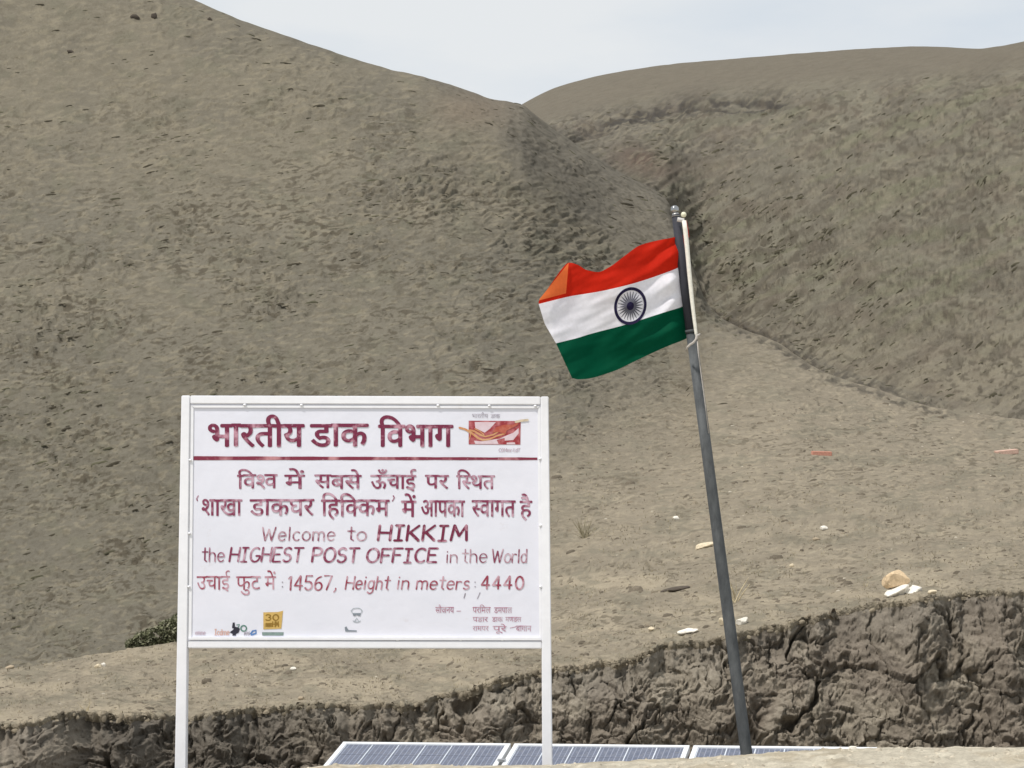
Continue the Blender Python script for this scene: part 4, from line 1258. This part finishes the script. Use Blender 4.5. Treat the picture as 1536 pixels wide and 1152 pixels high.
# postal emblem: red field, white flanks, orange wing strokes
M_red = paint_mat('emblem_red', (.30, .022, .032), (.50, .16, .17), .56, 30)
M_pinkw = paint_mat('emblem_pale', (.66, .50, .54), (.70, .58, .63), .5, 40)
M_org = paint_mat('emblem_orange', (.56, .23, .085), (.62, .36, .18), .5, 30)
M_brn = paint_mat('emblem_rust', (.42, .07, .04), (.50, .16, .10), .55, 30)
lettering('emblem_field', M_red, 'red rectangle of the postal emblem', lambda bm: poly(bm, [(703, 631), (781, 631.5), (780.5, 667), (703, 666.5)], 0))
def e_white(bm):
    poly(bm, [(712, 633), (744, 633), (735, 643), (727, 649), (713, 642)], 1)
    poly(bm, [(713, 666), (748, 666), (745, 660), (758, 654), (770, 649), (778, 642), (778, 650), (770, 660), (757, 661), (757, 657), (742, 659), (722, 662), (711, 661)], 1)
    poly(bm, [(760, 664), (772, 663.5), (773, 666.5), (760, 666.5)], 2)
lettering('emblem_ground', M_pinkw, 'pale ground inside the postal emblem', e_white)
def e_org(bm):
    ribbon(bm, [(689, 641.5), (698, 644), (708, 650), (717, 657), (724, 660), (734, 659), (745, 654), (758, 650)], 3.6, PAINT + .0009)
    ribbon(bm, [(704, 645), (712, 647), (720, 652), (728, 655), (740, 652), (750, 646)], 3.2, PAINT + .0011)
    ribbon(bm, [(712, 643), (720, 647), (726, 652)], 1.8, PAINT + .0013)
    ribbon(bm, [(704, 659), (706, 652), (704, 645)], 1.6, PAINT + .0013)
lettering('emblem_wing', M_org, 'orange brush wing across the postal emblem', e_org)
def e_brn(bm):
    poly(bm, [(738, 649), (744, 641), (756, 637), (770, 637), (779, 632), (776, 638), (768, 642), (760, 646), (758, 651), (748, 648)], 6)
lettering('emblem_feather', M_brn, 'rust red upper feather of the postal emblem', e_brn)
lettering('emblem_tip', flatm('emblem_tip', (.62, .52, .38)), 'pale tan wing tip of the postal emblem', lambda bm: ribbon(bm, [(773, 633), (782, 631), (792, 630)], 3.4, PAINT + .0021, 0))
def e_txt(bm):
    dev_word(bm, ['भ', 'ा', 'र', 'त', 'ी', 'य'], 708, 732, 621, 627, 0, jitter=0); dev_word(bm, ['ड', 'ा', 'क'], 736, 750, 621.5, 627, .004, jitter=0)
lettering('lettering', M_pg, 'tiny grey caption above the postal emblem', e_txt)
M_pp = paint_mat('pale_caption', (.52, .42, .50), (.6, .52, .58), .5, 40)
lettering('lettering', M_pp, 'tiny pale caption below the postal emblem', lambda bm: latin(bm, 'C0Mmr:l.dT', 748, 780, 672.5, 677.5, 1.2, .1, .12))
# bottom row of small marks
lettering('faint_print', M_pp, 'faint mauve print at the lower left corner', lambda bm: latin(bm, 'emme', 293, 308, 945.5, 952, 1.3, 0, .12))
M_fo = paint_mat('faint_orange', (.62, .36, .30), (.64, .45, .42), .5, 40)
lettering('faint_print', M_fo, 'faint orange print at the lower left', lambda bm: latin(bm, 'Icdme', 322, 344, 944, 952.5, 1.6, 0, .1))
M_blk = flatm('black_print', (.02, .02, .035))
def b_blk(bm):
    poly(bm, [(349, 934), (352, 933.5), (352.5, 940), (357, 941), (360, 943), (358, 949), (354, 951), (354, 953.5), (348.5, 953.5), (349, 951), (344.5, 948.5), (349, 945), (351, 943), (348, 942)], 1)
lettering('black_figure_print', M_blk, 'small black figure mark at the lower left', b_blk)
M_teal = flatm('teal_print', (.10, .22, .18))
def b_teal(bm):
    ribbon(bm, arc(365.5, 942.5, 4.2, 4.2, 0, 360, 14), 2.0, PAINT + .0003, 0); ribbon(bm, [(355, 937.5), (359, 936.5), (357.5, 941)], 1.6, PAINT + .0006, 0)
lettering('teal_ring_print', M_teal, 'small teal ring mark', b_teal)
def b_blue(bm): ribbon(bm, [(376, 951), (379, 946.5), (384, 945.5), (384, 950), (377, 952.5)], 2.6, PAINT + .0003, 0)
lettering('blue_print', flatm('blue_print', (.10, .22, .48)), 'small blue mark', b_blue)
lettering('lettering', M_pg, 'tiny grey word beside the blue mark', lambda bm: latin(bm, 'ies', 366, 375, 945.5, 952.5, 1.3, .1, .1))
M_gold = flatm('gold_print', (.60, .40, .12)); M_gold2 = flatm('dark_gold_print', (.28, .16, .02))
lettering('gold_square', M_gold, 'gold square with the number 30', lambda bm: poly(bm, [(395, 918.5), (417, 918), (424.5, 916), (422, 943), (395, 944)], 1))
def b_30(bm):
    latin(bm, '30', 398.5, 418.5, 922, 930.5, 2.4, 0, .12, 0); latin(bm, 'mmHM', 399, 418, 932.5, 940, 2.0, 0, .08, 0)
    for b_ in bm.all:
        for v_ in b_.verts: v_.co.z += .0006
lettering('lettering', M_gold2, 'dark gold 30 inside the gold square', b_30)
lettering('green_bar', flatm('green_grey_print', (.20, .27, .25)), 'grey green bar under the gold square', lambda bm: poly(bm, [(393, 948.3), (425.5, 948.3), (425, 953.3), (393.5, 953.3)], 1))
M_gry = flatm('grey_print', (.22, .25, .29)); M_lgr = flatm('light_grey_print', (.42, .46, .50))
def b_glasses(bm):
    ribbon(bm, arc(535, 916, 7.5, 4, 170, 370, 12), 1.2, PAINT + .0003, 0)
    ribbon(bm, [(526.5, 916), (529, 920), (541, 920), (543.5, 916)], 1.3, PAINT + .0006, 0)
    ribbon(bm, arc(535, 929, 6.3, 4.2, 30, 150, 10), 1.4, PAINT + .0003, 0)
    ribbon(bm, [(532, 932), (535, 927), (538, 932)], 1.5, PAINT + .0006, 0)
lettering('round_grey_print', M_lgr, 'light grey round mark low in the middle', b_glasses)
def b_dk(bm):
    poly(bm, [(529, 920), (541.5, 920), (540, 924), (537, 923.5), (535, 922), (533, 923.5), (530, 924)], 3)
    poly(bm, [(517, 941), (519.5, 939.5), (521.5, 943), (523, 945), (535, 945.5), (535, 947.5), (518, 947.3)], 2)
lettering('dark_grey_print', M_gry, 'dark grey marks low in the middle', b_dk)

# ------------------------------------------------------------------ flagpole
PD = 9.15
def tube(bm, path, radii, seg=16, cap=True):
    rings = []
    for i, p in enumerate(path):
        a = path[max(0, i-1)]; b = path[min(len(path)-1, i+1)]
        t_ = (b - a).normalized(); u_ = t_.orthogonal().normalized() if i == 0 else (u_ - t_ * u_.dot(t_)).normalized()
        w__ = t_.cross(u_)
        rings.append([bm.verts.new(p + (u_ * math.cos(2*math.pi*k/seg) + w__ * math.sin(2*math.pi*k/seg)) * radii[i]) for k in range(seg)])
    for i in range(len(rings) - 1):
        for k in range(seg):
            bm.faces.new((rings[i][k], rings[i][(k+1) % seg], rings[i+1][(k+1) % seg], rings[i+1][k]))
    if cap:
        bm.faces.new(rings[0]); bm.faces.new(rings[-1][::-1])

pb = PV(1120, 1132, PD); ptop = PV(1013.5, 322, PD + .04)
axis = (ptop - pb).normalized()
foot = pb + axis * ((-2.02 - pb.z) / axis.z)
pole = empty('flagpole', foot, label='tall grey metal flagpole leaning left beside the sign, dark upper section', category='flagpole')
def metal_paint(name, c1, c2):
    m, nt, bs = nodemat(name)
    n = noise_node(nt, 14, 6, .75, stretch=(1, 1, .35))
    c = mixc(nt, ramp(nt, n.outputs[0], .35, .65), c1, c2)
    nt.links.new(c, bs.inputs['Base Color']); bs.inputs['Roughness'].default_value = .72; bs.inputs['Metallic'].default_value = .1; bs.inputs['Specular IOR Level'].default_value = .2
    return m
M_pole = metal_paint('galvanised_pole', (.055, .060, .064), (.125, .132, .136))
M_pole2 = metal_paint('dark_pole', (.035, .036, .046), (.055, .056, .068))
def on_pole(row):
    t_ = (row - 1132) / (322 - 1132.)
    return pb.lerp(ptop, t_)
mpx = PD / F
bm = bmesh.new()
pth = [foot, pb, on_pole(940), on_pole(700), on_pole(500)]
rad = [9.2 * mpx, 8.8 * mpx, 8.8 * mpx, 8.2 * mpx, 7.9 * mpx]
tube(bm, [p - foot for p in pth], rad, 24); from_bm('lower_tube', bm, M_pole, pole, smooth=True)
bm = bmesh.new(); tube(bm, [on_pole(502) - foot, on_pole(400) - foot, ptop - foot], [8.1 * mpx, 7.4 * mpx, 6.2 * mpx], 24); from_bm('upper_tube', bm, M_pole2, pole, smooth=True)
bm = bmesh.new(); tube(bm, [on_pole(503.5) - foot, on_pole(499) - foot], [8.9 * mpx, 8.9 * mpx], 24); from_bm('collar', bm, M_pole, pole, smooth=True)
M_chrome = simple('chrome', (.38, .38, .38), rough=.12, metal=1.0, var=.03)
bm = bmesh.new(); bmesh.ops.create_uvsphere(bm, u_segments=24, v_segments=16, radius=6.6 * mpx, matrix=Matrix.Translation(PV(1012, 314.5, PD + .04) - foot))
from_bm('finial_ball', bm, M_chrome, pole, smooth=True)
bm = bmesh.new(); tube(bm, [PV(1013, 319, PD + .04) - foot, PV(1013.7, 325, PD + .04) - foot], [4.2 * mpx, 6.8 * mpx], 18); from_bm('cap', bm, simple('pole_cap', (.42, .42, .41), rough=.4, metal=.5), pole, smooth=True)
# pulley bracket and bead at the top right
bm = bmesh.new(); tube(bm, [PV(1016, 329, PD) - foot, PV(1026, 331, PD) - foot], [3.5 * mpx, 3.5 * mpx], 10); from_bm('pulley_bracket', bm, simple('bracket', (.62, .60, .58), rough=.5), pole)
bm = bmesh.new(); bmesh.ops.create_uvsphere(bm, u_segments=14, v_segments=10, radius=4.3 * mpx, matrix=Matrix.Translation(PV(1025.5, 322, PD) - foot))
from_bm('pulley', bm, simple('cream_plastic', (.72, .70, .52), rough=.4), pole, smooth=True)

# ------------------------------------------------------------------ flag
def cloth_mat(name, col, rev=None, tr=.35):
    m, nt, bs = nodemat(name)
    out = nt.nodes['Material Output']
    n = noise_node(nt, 60, 4)
    c = mixc(nt, ramp(nt, n.outputs[0], .3, .7), tuple(.9 * a for a in col), col)
    if rev:
        g = nt.nodes.new('ShaderNodeNewGeometry')
        c = mixc(nt, g.outputs['Backfacing'], c, rev)
    nt.links.new(c, bs.inputs['Base Color']); bs.inputs['Roughness'].default_value = .75
    bs.inputs['Specular IOR Level'].default_value = .08
    t_ = nt.nodes.new('ShaderNodeBsdfTranslucent'); nt.links.new(c, t_.inputs[0])
    ms = nt.nodes.new('ShaderNodeMixShader'); ms.inputs[0].default_value = tr
    nt.links.new(bs.outputs[0], ms.inputs[1]); nt.links.new(t_.outputs[0], ms.inputs[2]); nt.links.new(ms.outputs[0], out.inputs[0])
    return m
M_saf = cloth_mat('saffron_cloth', (.60, .022, .008)); M_flap = cloth_mat('saffron_backlit', (.86, .20, .055), tr=.3)  # flap is the same saffron with its backlit brightness painted in
M_wht = cloth_mat('white_cloth', (.88, .87, .92), tr=.3); M_grn = cloth_mat('green_cloth', (.0, .075, .036), tr=.3)
M_nvy = cloth_mat('navy_print', (.02, .016, .05), tr=.1)
M_gsp = cloth_mat('spoke_print', (.13, .13, .16), tr=.1)
u_ = [0, .1, .2, .3, .4, .5, .6, .7, .8, .9, 1]
C0 = [(1025,352),(1010,356),(985,361),(960,368),(938,383),(915,400),(897,408),(880,405),(866,397),(853,394),(808,452)]
C1 = [(1030,394),(1016,402),(993,411),(970,419),(947,426),(923,432),(900,437),(876,441),(860,443.5),(848,446),(808,456)]
C2 = [(1036,452),(1023,460),(998,468),(970,477),(945,485),(920,492),(900,497),(882,502),(866,507),(850,511),(834,515)]
C3 = [(1041,499),(1029,508),(1002,519),(975,531),(950,543),(925,555),(905,562),(890,566.5),(878,568.5),(868,569),(858,567)]
FU = np.linspace(0, 1, 110)
cs = [pchip(u_, np.array(c, float), FU) for c in (C0, C1, C2, C3)]
mid12 = (cs[1] + cs[2]) / 2
mid12[:, 0] -= 4 * np.clip((FU - .9) / .1, 0, 1)
def fdepth(px_, py_):
    px_ = np.asarray(px_, float); py_ = np.asarray(py_, float)
    s = (1030 - px_) / 220.0
    ss = np.clip(s, 0, 1.1)
    d_ = PD + .05 * (1 - sstep(0, .12, ss)) + .01
    fold = ss * 1.0 + (py_ - 450) / 520.0
    d_ = d_ + sstep(.05, .4, ss) * .055 * np.sin(2 * np.pi * (fold * 1.55 + .15)) - .10 * ss
    # short puckers running from the hoist
    puck = np.exp(-ss / .22) * sstep(.03, .12, ss)
    d_ = d_ + puck * .045 * gn((px_ + 1.4 * py_) / 26, (py_ - .8 * px_) / 60, 701)
    d_ = d_ + .0035 * gn((px_ * .4 + py_ * .9) / 9, (px_ * .9 - py_ * .4) / 30, 704) + .013 * gn((px_ * .5 + py_ * .9) / 24, (px_ * .9 - py_ * .4) / 70, 702)
    # dip in the saffron stripe under the sagging top edge
    d_ = d_ + .02 * np.exp(-(((px_ - 890) / 30) ** 2 + ((py_ - 400) / 26) ** 2))
    return d_
flag = empty('flag', on_pole(352), label='Indian tricolour flag flying left from the pole, one top corner folded over', category='flag')
FO = flag.location
def stripe(name, a, b, mat, mid=None, k=26):
    rowsp = []
    for j in range(k + 1):
        t_ = j / k
        if mid is None: r_ = a * (1 - t_) + b * t_
        else: r_ = (a * (1 - 2*t_) + mid * 2*t_) if t_ < .5 else (mid * (2 - 2*t_) + b * (2*t_ - 1))
        rowsp.append(r_)
    g = np.stack(rowsp)
    X, Y, Z = P(g[..., 0], g[..., 1], fdepth(g[..., 0], g[..., 1]))
    pp = np.stack([X - FO.x, Y - FO.y, Z - FO.z], -1)
    return link(name, grid_mesh(name, pp), mat, flag)
stripe('saffron_stripe', cs[0], cs[1], M_saf); stripe('white_stripe', cs[1], cs[2], M_wht, mid12); stripe('green_stripe', cs[2], cs[3], M_grn)
# folded corner
g = []
for j in range(13):
    t_ = j / 12
    a = np.array([853, 394.]) * (1 - t_) + np.array([809, 449.]) * t_
    b = np.array([849, 440.]) * (1 - t_) + np.array([809, 450.5]) * t_
    g.append([a * (1 - s) + b * s for s in np.linspace(0, 1, 9)])
g = np.array(g)
dep = fdepth(g[..., 0], g[..., 1]) - .012 - .02 * (853 - g[..., 0]) / 44
X, Y, Z = P(g[..., 0], g[..., 1], dep)
link('folded_corner', grid_mesh('folded_corner', np.stack([X - FO.x, Y - FO.y, Z - FO.z], -1)), M_flap, flag, label='folded top corner, backlit brightness painted as pale orange')
# wheel
wheel_c = (945.5, 459.0)
def wp(r_, th, lift=.004):
    """ellipse sheared with the cloth"""
    x = wheel_c[0] + 23.6 * r_ * math.cos(th)
    y = wheel_c[1] + 27.2 * r_ * math.sin(th) - .10 * 23.6 * r_ * math.cos(th)
    d_ = float(fdepth(x, y)) - lift
    return PV(x, y, d_) - FO
def strip_ring(bm, r0, r1, n=64):
    a = [bm.verts.new(wp(r0, 2*math.pi*i/n)) for i in range(n)]; b = [bm.verts.new(wp(r1, 2*math.pi*i/n)) for i in range(n)]
    for i in range(n): bm.faces.new((a[i], a[(i+1) % n], b[(i+1) % n], b[i]))
bm = bmesh.new(); strip_ring(bm, .865, 1.035); from_bm('wheel_rim', bm, M_nvy, flag)
bm = bmesh.new()
c = bm.verts.new(wp(0, 0, .006)); ring = [bm.verts.new(wp(.23, 2*math.pi*i/20, .006)) for i in range(20)]
for i in range(20): bm.faces.new((c, ring[i], ring[(i+1) % 20]))
from_bm('wheel_hub', bm, M_nvy, flag)
for k in range(24):
    bm = bmesh.new(); th = 2*math.pi*k/24
    pr = []
    for r_, wd in ((.12, .030), (.38, .050), (.80, .014)):
        dt = wd / max(r_, .15)
        pr.append((bm.verts.new(wp(r_, th - dt)), bm.verts.new(wp(r_, th + dt))))
    for i in range(2): bm.faces.new((pr[i][0], pr[i][1], pr[i+1][1], pr[i+1][0]))
    from_bm('spoke', bm, M_gsp, flag)
# white hoist sleeve and its tie below the flag
M_rope = simple('white_canvas', (.80, .77, .68), rough=.8, var=.1, scale=60)
bm = bmesh.new()
sp_ = [(1026, 331), (1028, 345), (1030.5, 370), (1034, 410), (1038, 450), (1041.5, 480), (1044, 500), (1045.5, 508)]
tube(bm, [PV(x, y, PD - .005) - FO for x, y in sp_], [3.4*mpx, 3.6*mpx, 3.5*mpx, 3.3*mpx, 3.0*mpx, 2.7*mpx, 2.4*mpx, 1.5*mpx], 12)
from_bm('hoist_sleeve', bm, M_rope, flag, smooth=True)
bm = bmesh.new(); tube(bm, [PV(1028.5, 331, PD) - FO, PV(1031.5, 345, PD) - FO, PV(1033, 356, PD + .01) - FO], [1.6*mpx, 1.4*mpx, 1*mpx], 8); from_bm('red_edging', bm, M_saf, flag)
M_cord = simple('grey_cord', (.46, .42, .38), rough=.9, var=.2, scale=80)
bm = bmesh.new()
tp = [(1050, 501), (1045, 504), (1044, 509), (1040, 514), (1035, 517), (1031, 521), (1029, 526)]
tube(bm, [PV(x, y, PD - .035 + (.02 if i in (0, 6) else 0)) - FO for i, (x, y) in enumerate(tp)], [1.2*mpx, 1.9*mpx, 1.7*mpx, 1.9*mpx, 1.8*mpx, 1.5*mpx, 1.0*mpx], 8)
from_bm('tie_cord', bm, M_cord, flag, smooth=True)
bm = bmesh.new()
tube(bm, [PV(x, y, PD - .004) - FO for x, y in ((1046, 512), (1047.5, 530), (1051, 556), (1057, 600), (1063, 650))], [.9*mpx, .8*mpx, .8*mpx, .7*mpx, .5*mpx], 6)
from_bm('loose_cord', bm, M_cord, flag, smooth=True)
